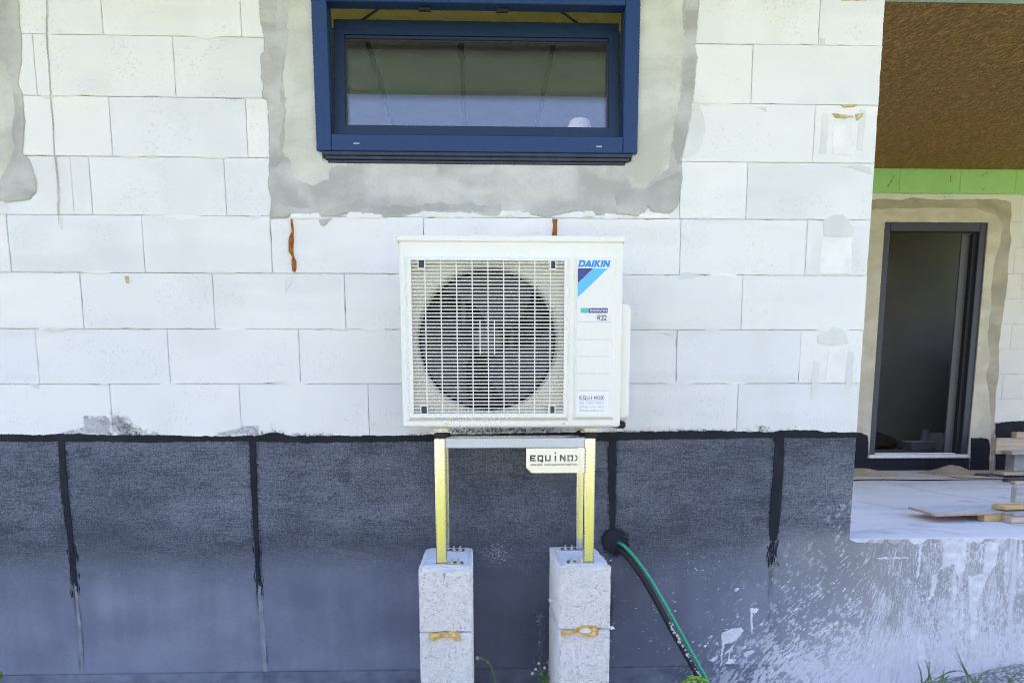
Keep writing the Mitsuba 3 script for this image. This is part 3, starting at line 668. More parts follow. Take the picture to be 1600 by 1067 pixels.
for k in range(1500):
    x, z = r.uniform(XC, 3.0), abs(r.normal(0, .28)) + .03
    if z > .69: continue
    sp2.append(drop(x, z, math.radians(np.interp(x, [1.8, 2.2], [50, 88])) + r.normal(0, .4), .004 + r.exponential(.006), r.uniform(.002, .005), r))
bits(sp2, .002, .0014, 'mortar_splash', 'lime', PL, 'white drips and splashes on the edge of the porch slab')

YB = 4.565
BW = thing('porch_back_wall', 'cream block wall at the back of the porch around the open doorway', 'wall')
DX0, DX1, DZ0, DZ1 = 4.045, 5.122, .86, 3.2
hole = sbox(DX0 + .01, .5, DX1 - .01, DZ1 - .01)
add('mortar_core', extr(sbox(XC, .714, 7.4, 3.69).difference(hole), YB + .008, YB + .24), 'mortar', BW)
zs = [1.207, 1.451, 1.70, 1.95, 2.20, 2.45, 2.70, 2.95, 3.20, 3.459]
off = [0., .3, .05, .3, 0., .3, .1, .28, .02]
for k in range(9):
    x = 5.18 - off[k] * .55
    xs = [max(x, 5.14)]
    nx = {0: 5.9, 1: 5.42, 2: 6.05, 3: 5.46, 4: 5.8, 5: 5.52, 6: 5.42, 7: 5.5, 8: 5.44}[k]
    while nx < 7.3: xs.append(nx); nx += .6
    xs.append(7.39)
    for a, b in zip(xs[:-1], xs[1:]):
        seed += 1
        add('block', block_mesh(a, b, zs[k], zs[k + 1], seed, YB, .6), BLOCKS[seed % 3], BW)
    a = XC + .01
    while a < DX0 - .05 and k < 8:
        b = min(a + .6, DX0)
        seed += 1
        add('block', block_mesh(a, b, zs[k], zs[k + 1], seed, YB, .6), BLOCKS[seed % 3], BW)
        a = b
xs = [XC + .01, 2.4, 3.0, 3.6, 4.05, 4.35, 4.65, 4.95, 5.25, 5.44]
for a, b in zip(xs[:-1], xs[1:]):
    seed += 1
    add('block', block_mesh(a, b, 3.205, 3.459, seed, YB, .6), BLOCKS[seed % 3], BW)
P1 = rough([(3.508, 3.405), (4.22, 3.404), (4.316, 3.423), (4.611, 3.395), (4.805, 3.409), (5.066, 3.417), (5.197, 3.411), (5.324, 3.388), (5.345, 3.242), (5.344, 3.119), (5.373, 3.027), (5.352, 2.904), (5.367, 2.623), (5.357, 2.308), (5.335, 1.989), (5.36, 1.796), (5.366, 1.667), (5.351, 1.536), (5.366, 1.241), (5.374, 1.009), (5.389, 0.707), (5.113, 0.708), (3.676, 0.715)], .012, .02, 41, 12.)
P1 = P1.difference(hole)
add('render_patch', plate(P1, YB - .001, .008, .006), 'render_tan', BW, 'greyish render around the doorway')
P2 = rough([(3.709, 3.292), (4.162, 3.319), (4.944, 3.325), (5.185, 3.265), (5.262, 3.15), (5.257, 2.996), (5.216, 2.872), (5.2, 2.56), (5.218, 2.371), (5.208, 2.117), (5.252, 1.861), (5.23, 1.667), (5.283, 1.471), (5.328, 1.208), (5.366, 0.808), (3.873, 0.814)], .015, .02, 43, 12.).difference(hole)
add('render_coat', plate(P2, YB - .008, .003, .005), 'render_sand', BW)
for k, p in enumerate(([(3.647, 1.107), (3.951, 1.106), (4.027, 1.08), (4.069, 0.68), (3.675, 0.656)], [(5.125, 1.05), (5.214, 1.049), (5.318, 1.029), (5.34, 0.943), (5.348, 0.708), (5.15, 0.689)], [(4.037, 0.848), (5.13, 0.843), (5.144, 0.689), (4.048, 0.681)], [(5.384, 1.195), (5.478, 1.214), (6.368, 1.239), (6.432, 0.682), (5.433, 0.687)])):
    add('bitumen_coat', plate(rough(p, .010, .015, 47 + k, 20.), YB - (.012 if k < 3 else .001), .006), 'bitumen', BW)
GS = thing('green_insulation_strip', 'green insulation boards fixed above the doorway under the ceiling', 'insulation board')
for k, (a, b) in enumerate(((XC + .01, 2.61), (2.61, 3.41), (3.41, 4.16), (4.16, 4.77), (4.77, 5.33), (5.33, 6.2), (6.2, 7.39))):
    add('board', cbox(a + .001, b - .001, YB - .045, YB + .007, 3.462, 3.682, .002), 'green_board', GS)
ss = []
for (x, z), a, L in zip([(4.072, 3.562), (4.094, 3.604), (4.049, 3.526), (4.99, 3.623), (5.026, 3.647), (5.008, 3.497), (4.67, 3.584), (4.668, 3.608)], (.9, .8, 1.0, .6, .5, .8, 1.5, 1.6), (.07, .05, .05, .06, .04, .05, .06, .03)):
    ss.append(stroke(x, z, a, L, .009))
bits(ss, YB - .045, .0015, 'glue_marks', 'dark_seam', GS)

DR = thing('doorway', 'anthracite door frame with its door standing open onto a dark hall', 'door')
fd0, fd1 = YB + .01, YB + .09
ix0, ix1, iz1 = 4.125, 5.045, 3.105
add('frame_jamb', cbox(DX0, ix0, fd0, fd1, DZ0 + .02, DZ1, .004), 'door_frame', DR)
add('frame_jamb', cbox(ix1, DX1, fd0, fd1, DZ0 + .02, DZ1, .004), 'door_frame', DR)
add('frame_head', cbox(ix0 + .0005, ix1 - .0005, fd0, fd1, iz1, DZ1, .004), 'door_frame', DR)
add('rebate', cbox(ix1 - .035, ix1 - .0006, fd1 - .03, fd1 + .03, DZ0 + .03, iz1 - .001, .002), 'door_dark', DR)
add('rebate', cbox(ix0 + .0006, ix0 + .02, fd1 - .03, fd1 + .03, DZ0 + .03, iz1 - .001, .002), 'door_dark', DR)
add('threshold', [cbox(DX0 - .01, DX1 - .03, YB - .06, YB + .095, .842, .878, .006), cbox(ix0 + .01, ix1 - .05, YB + .03, YB + .075, .8795, .892, .004)], 'threshold_white', DR, 'white threshold')
leaf = cbox(0, .86, -.06, 0, DZ0 + .035, iz1 - .01, .004)
leaf.apply_transform(trimesh.transformations.rotation_matrix(math.radians(61), [0, 0, 1]))
leaf.apply_translation([ix1 - .045, fd1 + .05, 0])
add('inner_jamb', cbox(ix1 - .115, ix1 - .037, fd1 + .035, fd1 + .06, DZ0 + .03, iz1 - .002, .003), 'door_leaf', DR)
add('leaf', leaf, 'door_leaf', DR)

HL = thing('hall', 'dim grey plastered hall behind the open doorway', 'room')
hx0, hx1, hy0, hy1 = 3.6, 6.6, YB + .245, 8.2
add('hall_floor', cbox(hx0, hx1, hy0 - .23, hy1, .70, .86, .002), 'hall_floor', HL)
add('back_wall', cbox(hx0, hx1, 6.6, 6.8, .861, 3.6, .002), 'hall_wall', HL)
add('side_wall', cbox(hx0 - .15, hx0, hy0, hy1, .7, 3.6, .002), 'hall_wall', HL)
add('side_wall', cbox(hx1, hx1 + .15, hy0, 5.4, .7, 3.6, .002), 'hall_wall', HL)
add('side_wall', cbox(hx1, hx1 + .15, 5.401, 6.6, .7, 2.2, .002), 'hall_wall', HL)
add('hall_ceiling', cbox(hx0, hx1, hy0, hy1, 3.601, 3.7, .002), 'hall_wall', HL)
# things on the hall floor
bag = trimesh.creation.icosphere(3, 1.0)
v = bag.vertices * [.34, .22, .12]; v[:, 2] = np.maximum(v[:, 2], -.055)
v += (meshkit.fbm(v * 9, 3, 3)[:, None] - .5) * .05
v[:, 2] -= v[:, 2].min(); bag.vertices = v + [4.83, 6.2, .861]
add('sack', bag, 'bag_brown', None, 'dark brown sack slumped on the hall floor at the left', 'sack', smooth=True)
add('loop_cable', tube(curve([(4.70, 6.30, .97), (4.80, 6.2, 1.06), (4.95, 6.1, 1.03), (5.05, 6.02, .92), (5.12, 5.98, .868)], 30), .008, 6), 'rubber', None, 'black cable arching over the sack in the hall', 'cable', smooth=60)
bx = thing('storage_box', 'pale grey storage box at the right of the items in the hall', 'box')
add('box_body', cbox(5.46, 5.80, 5.72, 6.0, .861, 1.06, .01), 'box_grey', bx)
add('flap', bar((5.46, 5.71, 1.065), (5.80, 5.70, 1.065), .10, .006), 'box_grey', bx)
bx = thing('small_box', 'low lilac grey box standing left of the pale storage box', 'box')
add('box_body', cbox(5.16, 5.42, 5.80, 6.02, .861, .95, .006), 'box_blue', bx)
add('lid', cbox(5.15, 5.43, 5.79, 6.03, .9505, .965, .004), 'box_lid', bx)
add('can', tube([(5.34, 5.86, .9655), (5.34, 5.86, 1.03), (5.34, 5.86, 1.06), (5.34, 5.86, 1.10)], [.045, .045, .04, .04], 16), 'box_blue', None, 'lilac can standing on the low lilac grey box', 'can', smooth=40)
add('paper_bag', cbox(5.60, 5.73, 5.80, 5.90, 1.072, 1.17, .02), 'box_lid', None, 'pale crumpled packet on top of the pale storage box', 'packet')

# ------------------------------------------------------------------ roof, soffit, porch ceiling
RF = thing('roof', 'house roof with a boarded eave over the wall and the porch', 'roof')
add('slope', prism_x([(-1.03, 3.74), (4.6, 6.28), (4.6, 6.50), (-1.03, 3.95)], -7.5, XC + .30), 'roof_tile', RF)
add('slope', prism_x([(1.05, 4.66), (4.6, 6.28), (4.6, 6.50), (1.05, 4.88)], XC + .302, 8.2), 'roof_tile', RF)
add('slope', prism_x([(4.602, 6.28), (10.6, 3.6), (10.6, 3.82), (4.602, 6.50)], -7.5, 8.2), 'roof_tile', RF)
add('fascia', cbox(-7.5, XC + .30, -1.05, -1.035, 3.67, 3.95, .003), 'mint_board', RF)
add('fascia', cbox(XC + .302, 8.2, 1.02, 1.165, 3.676, 4.72, .003), 'mint_board', RF)
add('gable_side', prism_x([(-1.0, 3.73), (1.01, 3.73), (1.01, 4.62)], XC + .22, XC + .29), 'mint_board', RF)
for k in range(16):
    a = -7.75 + k * .62
    add('soffit_board', cbox(a + .001, a + .619, -1.03, -.002, 3.684, 3.70, .002), 'mint_board', RF)
add('soffit_backing', cbox(-7.4, XC + .21, -1.03, -.003, 3.702, 3.72, .002), 'dark_seam', RF)
add('porch_soffit', cbox(XC + .003, XC + .30, -.0015, 1.0195, 3.676, 3.70, .003), 'mint_board', RF)
for (a, b) in ((XC + .003, 3.05), (3.05, 4.30), (4.30, 5.55), (5.55, 6.8), (6.8, 8.2)):
    add('ceiling_board', cbox(a + .0003, b - .0003, 1.167, YB - .001, 3.685, 3.703, .0005), 'osb', RF)
HB = thing('house_back', 'rear walls of the house behind the porch and the room', 'wall')
add('wall', cbox(-7.0, 7.8, 9.6, 9.84, -.2, 4.0, .003), BLOCKS[1], HB)
add('wall', cbox(7.41, 7.64, 7.2, 9.59, -.2, 3.9, .003), BLOCKS[1], HB)

# ------------------------------------------------------------------ the room behind the window
RM = thing('room', 'plain room seen through the gap above the tilted window', 'room')
rx0, rx1, ry0, ry1, rz0, rz1 = -2.8, XC - .25, .245, 4.4, 1.25, 3.56
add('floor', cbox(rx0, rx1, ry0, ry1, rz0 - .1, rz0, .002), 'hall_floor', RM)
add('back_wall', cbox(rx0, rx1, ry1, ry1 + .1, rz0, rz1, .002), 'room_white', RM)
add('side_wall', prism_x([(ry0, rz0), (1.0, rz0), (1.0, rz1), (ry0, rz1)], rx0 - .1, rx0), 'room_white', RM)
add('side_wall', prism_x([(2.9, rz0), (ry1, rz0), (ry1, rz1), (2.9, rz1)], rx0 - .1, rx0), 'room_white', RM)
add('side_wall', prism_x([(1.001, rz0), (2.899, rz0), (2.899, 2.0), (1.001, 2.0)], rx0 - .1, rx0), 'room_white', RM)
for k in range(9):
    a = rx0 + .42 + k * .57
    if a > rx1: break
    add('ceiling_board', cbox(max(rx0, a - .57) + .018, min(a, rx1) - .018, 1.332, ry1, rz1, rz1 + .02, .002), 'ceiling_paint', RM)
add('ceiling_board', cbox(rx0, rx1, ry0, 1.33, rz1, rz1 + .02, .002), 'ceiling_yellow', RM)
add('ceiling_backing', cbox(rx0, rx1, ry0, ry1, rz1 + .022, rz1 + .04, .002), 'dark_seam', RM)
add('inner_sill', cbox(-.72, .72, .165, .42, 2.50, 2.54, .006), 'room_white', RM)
bt_ = thing('white_canister', 'white plastic canister standing on the inner window sill', 'canister')
add('body', tube([(.50, .33, 2.5405), (.50, .33, 2.56), (.50, .33, 2.705), (.50, .33, 2.725)], [.058, .062, .062, .056], 24), 'white_plastic', bt_, smooth=40)
add('lid', tube([(.50, .33, 2.7255), (.50, .33, 2.743), (.50, .33, 2.749)], [.05, .05, .042], 24), 'white_plastic', bt_, smooth=40)

# ------------------------------------------------------------------ window
W = thing('window', 'blue framed window with its sash tilted inwards at the top', 'window')
wo, wi, wz0, wz1, wt, wto = .7235, .6575, 2.495, 2.566, 3.108, 3.18
f0, f1 = -.03, .045
add('frame_jamb', cbox(-wo, -wi, f0, f1, wz0, wto, .003), 'window_frame', W)
add('frame_jamb', cbox(wi, wo, f0, f1, wz0, wto, .003), 'window_frame', W)
add('frame_sill', cbox(-wi + .0004, wi - .0004, f0, f1, wz0, wz1, .003), 'window_frame', W)
add('frame_head', cbox(-wi + .0004, wi - .0004, f0, f1, wt, wto, .003), 'window_frame', W)
add('frame_seal', [cbox(-wi, -wi + .006, f1 - .012, f1 + .01, wz1, wt, .001), cbox(wi - .006, wi, f1 - .012, f1 + .01, wz1, wt, .001), cbox(-wi + .007, wi - .007, f1 - .012, f1 + .01, wz1 + .0002, wz1 + .006, .001)], 'gasket', W)
for x in (-.26, .085):
    add('striker', cbox(x, x + .055, .01, .03, wt - .014, wt - .0004, .002), 'gasket', W)
prof = [(-.70, .70, -.026, .03, 2.478, 2.4945), (-.69, .69, -.020, .03, 2.462, 2.4775), (-.678, .672, -.013, .03, 2.448, 2.4615), (-.66, .652, -.006, .03, 2.436, 2.4475)]
for a, b, y0, y1, z0, z1 in prof:
    add('base_profile', cbox(a, b, y0, y1, z0, z1, .002), 'sill_profile', W)
for (x, z) in [(-0.545, 2.525), (0.548, 2.522)]:
    add('drain_cap', cbox(x - .014, x + .014, f0 - .004, f0 + .002, z - .004, z + .004, .002), 'bolt_metal', W)
# the sash, tilted inwards about its foot
tilt = math.radians(9.6)
Rt = trimesh.transformations.rotation_matrix(-tilt, [1, 0, 0], [0, .03, 2.57])
def tl(m):
    m = m.copy(); m.apply_transform(Rt); return m
sx, sz0, sz1 = .652, 2.569, 3.106
SA = 'window__sash'
scene_sash = []
def s_(name, m, mt, smooth=False): return add(name, tl(m), mt, 'window__sash')
gx0, gx1, gz0, gz1 = -.598, .598, 2.632, 3.018
fr = extr(sbox(-sx, sz0, sx, sz1).difference(sbox(gx0 - .006, gz0 - .006, gx1 + .006, gz1 + .02)), .0, .055)
fr.apply_translation([0, .03, 0])
add('sash', tl(fr), 'sash_frame', W)
COUNT['window__sash__pane'] = 0
s_('bead', extr(sbox(gx0 - .0055, gz0 - .0055, gx1 + .0055, gz1 + .0195).difference(sbox(gx0, gz0, gx1, gz1)), .042, .056), 'sash_bead')
s_('bead', cbox(gx0 - .005, gx1 + .005, .034, .0415, gz1 + .006, gz1 + .019, .002), 'sash_bead')
v = np.array([(gx0 - .004, .0570, gz0 - .004), (gx1 + .004, .0570, gz0 - .004), (gx1 + .004, .0570, gz1 + .004), (gx0 - .004, .0570, gz1 + .004)])
for dy in (0, .018, .036):
    s_('pane', trimesh.Trimesh(v + [0, dy, 0], [[0, 1, 2], [0, 2, 3]], process=False), 'pane_glass')
add('stay_arm', bar((-.44, .06, 3.118), (-.54, .15, 3.10), .016, .004), 'stay_metal', W)
add('stay_arm', bar((.38, .06, 3.118), (.48, .15, 3.10), .016, .004), 'stay_metal', W)

# ------------------------------------------------------------------ outdoor unit
AC = thing('outdoor_unit', 'cream white heat pump outdoor unit with a slatted fan grille', 'air conditioner')
ax0, ax1, ay0, ay1, az0, az1 = -.318, .579, -.57, -.20, 1.276, 2.004
cx, cz, rf = .034, 1.629, .286
def rbox(x0, x1, y0, y1, z0, z1, rad):
    import manifold3d as m3
    s = [m3.Manifold.sphere(rad, 20).translate([x, y, z]) for x in (x0 + rad, x1 - rad) for y in (y0 + rad, y1 - rad) for z in (z0 + rad, z1 - rad)]
    return m3.Manifold.batch_hull(s)
import manifold3d as m3
def mk(M):
    q = M.to_mesh(); return trimesh.Trimesh(q.vert_properties[:, :3], q.tri_verts, process=False)
body = rbox(ax0, ax1, ay0, ay1, az0, az1 + .01, .012)
body -= m3.Manifold.cube([.62, .30, .606]).translate([-.276, ay0 - .01, 1.328])
add('casing', mk(body), 'casing', AC, smooth=35)
add('lid', mk(rbox(ax0 - .009, ax1 + .006, ay0 - .008, ay1 + .005, az1 + .0005, az1 + .026, .006)), 'casing', AC, smooth=35)
# raised grille surround with a sloping edge
def frustum_frame(o, i_, y0, y1, inset):
    """frame from outer rect o to inner rect i_, its front inset from the outer edge"""
    (a, b, c_, d), (e, f, g_, h) = o, i_
    V = np.array([(a, y0, b), (c_, y0, b), (c_, y0, d), (a, y0, d), (a + inset, y1, b + inset), (c_ - inset, y1, b + inset), (c_ - inset, y1, d - inset), (a + inset, y1, d - inset), (e, y1, f), (g_, y1, f), (g_, y1, h), (e, y1, h), (e, y0 + .02, f), (g_, y0 + .02, f), (g_, y0 + .02, h), (e, y0 + .02, h)])
    F = []
    for k in range(4):
        k1 = (k + 1) % 4
        for s0 in (0, 4, 8): F += [[s0 + k, s0 + k1, s0 + 4 + k1], [s0 + k, s0 + 4 + k1, s0 + 4 + k]]
    return trimesh.Trimesh(V, F, process=False)
add('grille_surround', frustum_frame((-.298, 1.303, .366, 1.949), (-.270, 1.3335, .341, 1.932), ay0 - .0005, ay0 - .018, .014), 'casing', AC)
def raised(x0, z0, x1, z1, y0, y1, ins):
    V = [(x0, y0, z0), (x1, y0, z0), (x1, y0, z1), (x0, y0, z1), (x0 + ins, y1, z0 + ins), (x1 - ins, y1, z0 + ins), (x1 - ins, y1, z1 - ins), (x0 + ins, y1, z1 - ins)]
    F = [[4, 5, 6], [4, 6, 7]] + sum([[[k, (k + 1) % 4, 4 + (k + 1) % 4], [k, 4 + (k + 1) % 4, 4 + k]] for k in range(4)], [])
    return trimesh.Trimesh(np.array(V), F, process=False)
fp = ay0 - .015
add('side_panel', raised(.382, 1.306, .552, 1.947, ay0 - .0005, fp, .012), 'casing', AC)
for z in (1.697, 1.628, 1.561, 1.493, 1.425):
    add('panel_groove', cbox(.396, .530, fp - .0012, fp + .002, z - .0018, z + .0018, .0004), 'groove_shadow', AC)
add('side_cover', mk(rbox(ax1 - .002, ax1 + .056, ay0 + .10, ay1 - .02, 1.300, 1.785, .026)), 'casing', AC, smooth=35)
add('pipe_grommet', cbox(ax1 + .004, ax1 + .045, ay0 + .12, ay1 - .05, 1.268, 1.299, .008), 'rubber', AC)
# grille bars
gl, gr, gb, gt = -.2695, .3405, 1.334, 1.9315
gf = ay0 - .011
nb = 43
for k in range(nb):
    z = gb + (k + .5) * (gt - gb) / nb
    add('grille_slat', cbox(gl, gr, gf - .003, gf + .005, z - .0026, z + .0019, .0010), 'casing_grille', AC)
for k in range(9):
    x = gl + .0545 + k * .0625
    add('grille_rod', cbox(x - .0022, x + .0022, gf - .0045, gf + .004, gb, gt, .0008), 'casing_grille', AC)
for x in (.002, .060):
    add('grille_rod', cbox(x - .002, x + .002, gf - .0045, gf + .004, 1.568, 1.70, .0008), 'casing_grille', AC)
for x in (-.228, .293):
    for z in (1.348, 1.917):
        cl = 'outdoor_unit__grille_clip'
        k_ = add('grille_clip', extr(sbox(x - .015, z - .018, x + .015, z + .018).difference(sbox(x - .0115, z - .0145, x + .0115, z + .0145)), gf - .006, gf + .012), 'casing_grille', AC)
        add('recess', cbox(x - .011, x + .011, gf - .0035, gf + .006, z - .014, z + .014, .001), 'sash_bead', k_)
# bellmouth plate and ring
circ = Point(cx, cz).buffer(rf + .012, 48)
add('fan_plate', extr(sbox(-.2755, 1.3285, .3435, 1.9335).difference(circ), ay0 + .028, ay0 + .032), 'bellmouth', AC)
t = np.linspace(0, 2 * np.pi, 73)
prof = [(rf + .012, ay0 + .028), (rf + .004, ay0 + .031), (rf, ay0 + .04), (rf - .003, ay0 + .06), (rf - .003, ay0 + .10)]
V = np.array([[cx + a * math.cos(s), b, cz + a * math.sin(s)] for s in t[:-1] for a, b in prof])
F = []
for k in range(72):
    for q in range(4):
        a0, a1 = k * 5 + q, ((k + 1) % 72) * 5 + q
        F += [[a0, a1, a1 + 1], [a0, a1 + 1, a0 + 1]]
add('bellmouth_ring', trimesh.Trimesh(V, F, process=False), 'bellmouth', AC, smooth=True)
FN = 'outdoor_unit__fan'
add('fan', tube([(cx, ay0 + .035, cz), (cx, ay0 + .042, cz), (cx, ay0 + .11, cz)], [.052, .06, .06], 28), 'fan_hub', AC, smooth=40)
for k in range(3):
    A0 = k * 2 * math.pi / 3 + .35
    V, n1, n2 = [], 10, 12
    for a in range(n1):
        rr = .055 + (rf - .012 - .055) * a / (n1 - 1)
        for b in range(n2):
            s = b / (n2 - 1)
            ang = A0 + .5 * a / (n1 - 1) + s * (1.25 + .25 * a / (n1 - 1))
            V.append((cx + rr * math.cos(ang), ay0 + .05 + .05 * s + .012 * math.sin(math.pi * s), cz + rr * math.sin(ang)))
    V = np.array(V); i, j = np.meshgrid(np.arange(n1 - 1), np.arange(n2 - 1), indexing='ij'); q0 = i * n2 + j
    F = np.stack([q0, q0 + 1, q0 + n2 + 1, q0 + n2], -1).reshape(-1, 4)
    F = np.vstack([F[:, [0, 1, 2]], F[:, [0, 2, 3]]])
    V2 = V + [0, .004, 0]
    add('fan_blade', trimesh.Trimesh(np.vstack([V, V2]), np.vstack([F, F[:, ::-1] + len(V)]), process=False), 'fan_grey', AC, smooth=30)
add('motor_bracket', [cbox(cx - .11, cx - .09, ay0 + .13, ay0 + .145, 1.335, 1.93, .003), cbox(cx + .09, cx + .11, ay0 + .13, ay0 + .145, 1.335, 1.93, .003)], 'fan_hub', AC)
add('coil', cbox(-.274, .342, ay1 - .085, ay1 - .0805, 1.33, 1.932, .001), 'coil', AC)
for z, x in ((1.2915, -.137), (1.292, .345)):
    add('screw', tube([(x, ay0 - .0035, z), (x, ay0 + .001, z)], [.0055, .0055], 10), 'bolt_metal', AC)
# lettering
pf = fp - .0002
LG = 'outdoor_unit__brand_badge'
def brand(x0, z0, h, t, shear):
    P, x = [], 0.0
    def S(pts, closed=False):
        P.append(LineString([(x0 + a * h, z0 + b * h) for a, b in pts]).buffer(t / 2, cap_style=2, join_style=2))
    q = t / (2 * h)
    S([(q, 0), (q, 1)]); S([(0, 1 - q), (.55, 1 - q), (.82, .72), (.82, .28), (.55, q), (0, q)])
    S([(1.06, -.02), (1.46, .98)]); S([(1.86, -.02), (1.46, .98)]); S([(1.22, .28), (1.70, .28)])
    S([(2.14, 0), (2.14, 1)])
    S([(2.52, 0), (2.52, 1)]); S([(2.55, .42), (3.16, 1.02)]); S([(2.72, .56), (3.22, -.02)])
    S([(3.52, 0), (3.52, 1)])
    S([(3.90, 0), (3.90, 1)]); S([(3.92, .96), (4.56, .04)]); S([(4.58, 0), (4.58, 1)])
    from shapely import affinity
    return affinity.affine_transform(unary_union(P).intersection(sbox(x0 - 1, z0, x0 + 1, z0 + h)), [1, shear, 0, 1, -shear * z0, 0])
add('brand_lettering', extr(brand(.3955, 1.9085, .0262, .0072, .22), pf - .0012, pf), 'logo_blue', AC, 'blue slanted DAIKIN lettering')
def flat(pts, m, name, d=.0012, label=None): add(name, extr(Polygon(pts), pf - d, pf), m, AC, label)
flat([(.3945, 1.9035), (.4555, 1.9035), (.3945, 1.8465)], 'logo_navy', 'brand_triangle', label='navy triangle over a pale blue diagonal stripe')
flat([(.457, 1.9035), (.5145, 1.9035), (.3945, 1.7915), (.3945, 1.8448)], 'logo_sky', 'brand_stripe')
flat([(.4075, 1.7315), (.440, 1.7315), (.440, 1.7505), (.4075, 1.7505)], 'label_teal', 'badge')
flat([(.4403, 1.7315), (.5165, 1.7315), (.5165, 1.7505), (.4403, 1.7505)], 'label_navy', 'badge')
add('badge_lettering', text('BLUEVOLUTION', .0085, .446, 1.7368, pf - .0012, True, width=.066, d=.0006), 'label_white', AC)
flat([(.4705, 1.6995), (.517, 1.6995), (.517, 1.7265), (.4705, 1.7265)], 'groove_shadow', 'refrigerant_label', .0006)
add('label_ground', extr(sbox(.4718, 1.7008, .5157, 1.7252), pf - .0010, pf - .0006), 'label_white', AC)
def r32(x0, z0, w, h, t):
    P = []
    for pts in ([(0, 0), (0, 1), (.8, 1), (1, .85), (1, .62), (.8, .48), (0, .48)], [(.5, .48), (1, 0)], [(1.5, .9), (1.7, 1), (2.2, 1), (2.4, .85), (2.4, .65), (2.2, .52), (1.9, .52)], [(2.2, .52), (2.45, .38), (2.45, .15), (2.2, 0), (1.7, 0), (1.5, .1)], [(2.95, .85), (3.1, 1), (3.7, 1), (3.9, .85), (3.9, .6), (2.95, 0), (3.95, 0)]):
        P.append(LineString([(x0 + a * w / 3.95, z0 + b * h) for a, b in pts]).buffer(t / 2, cap_style=2))
    return unary_union(P)
add('label_lettering', extr(r32(.4770, 1.7045, .0340, .0170, .0036), pf - .0016, pf - .0010), 'ink_dark', AC)

def logo_strokes(x0, z0, w, h, t):
    """the squarish EQUINOX lettering: stroke polygons"""
    n, gap = 7, .30
    cw = w / (n + gap * (n - 1)); P = []
    def S(k, pts):
        ox = x0 + k * cw * (1 + gap)
        P.append(LineString([(ox + a * cw, z0 + b * h) for a, b in pts]).buffer(t / 2, cap_style=2, join_style=2))
    q = t / (2 * cw); p_ = t / (2 * h)
    S(0, [(1, 1 - p_), (q, 1 - p_), (q, p_), (1, p_)]); S(0, [(q, .5), (.85, .5)])
    S(1, [(.62, p_), (q, p_), (q, 1 - p_), (1 - q, 1 - p_), (1 - q, p_ - .02), (.86, p_)]); S(1, [(.62, .28), (.80, -.22)])
    S(2, [(q, 1), (q, p_), (1 - q, p_), (1 - q, 1)])
    S(3, [(.5, 0), (.5, .92)]); S(3, [(.5, 1.22), (.5, 1.5)])
    S(4, [(q, 0), (q, 1 - p_), (.16, .95), (1 - .16, .08), (1 - q, p_), (1 - q, 1)])
    S(5, [(.42, p_), (q, p_), (q, 1 - p_), (1 - q, 1 - p_), (1 - q, p_), (.60, p_)])
    S(6, [(.08, 0), (.92, 1)]); S(6, [(.08, 1), (.92, 0)])
    return unary_union(P)
add('sticker', extr(sbox(.3985, 1.3265, .5250, 1.4205), pf - .0005, pf), 'label_white', AC)
add('sticker_lettering', extr(logo_strokes(.4065, 1.3895, .1005, .0135, .0024), pf - .0012, pf - .0005), 'ink_dark', AC, 'small EQUINOX lettering on the sticker')
add('sticker_rule', [extr(sbox(.4065, 1.3825, .426, 1.3848), pf - .0011, pf - .0005), extr(sbox(.430, 1.3825, .5075, 1.3848), pf - .0011, pf - .0005)], 'ink_blue', AC)
add('sticker_line', [extr(sbox(a, 1.3715, b, 1.3748), pf - .0010, pf - .0005) for a, b in ((.4065, .424), (.431, .438), (.442, .466), (.473, .498), (.501, .5075))], 'ink_blue', AC)
add('sticker_line', text('0905 704 704', .0085, .4075, 1.3545, pf - .0005, False, width=.099, d=.0006), 'ink_grey', AC)
add('sticker_line', text('WWW.EQUINOX.SK', .0070, .4065, 1.3405, pf - .0005, False, width=.101, d=.0006), 'ink_grey', AC)

# ------------------------------------------------------------------ steel stand
SF = thing('steel_stand', 'polished steel tube stand carrying the outdoor unit on two pillars', 'stand')
PT = .694
posts = [(-.170, -.510), (.461, -.510), (-.170, -.176), (.4675, -.176)]
for (x, y) in posts:
    add('post', cbox(x - .0225, x + .0225, y - .02, y + .02, PT + .0085, 1.232, .004), 'brushed_steel', SF)
    s = 1 if x < 0 else -1
    k_ = add('base_plate', prism_z([(x - s * .024, y - .026), (x + s * .085, y - .026), (x + s * .092, y - .019), (x + s * .092, y + .019), (x + s * .085, y + .026), (x - s * .024, y + .026)][::s], PT + .002, PT + .008), 'brushed_steel', SF)
    for dx in (.042, .072):
        add('anchor_bolt', [tube([(x + s * dx, y - .004, PT + .008), (x + s * dx, y - .004, PT + .026)], .0045, 8), tube([(x + s * dx, y - .004, PT + .0085), (x + s * dx, y - .004, PT + .0165)], .0085, 6), tube([(x + s * dx, y - .004, PT + .0082), (x + s * dx, y - .004, PT + .0098)], .011, 12)], 'bolt_metal', k_)
add('crossbar', cbox(-.1472, .4382, -.5265, -.4915, 1.190, 1.2315, .003), 'zinc_bar', SF)
add('crossbar', cbox(-.1472, .4447, -.194, -.158, 1.190, 1.2315, .003), 'brushed_steel', SF)
for x in (-.170, .464):
    add('side_rail', cbox(x - .018, x + .018, -.4895, -.1965, 1.190, 1.2315, .003), 'brushed_steel', SF)
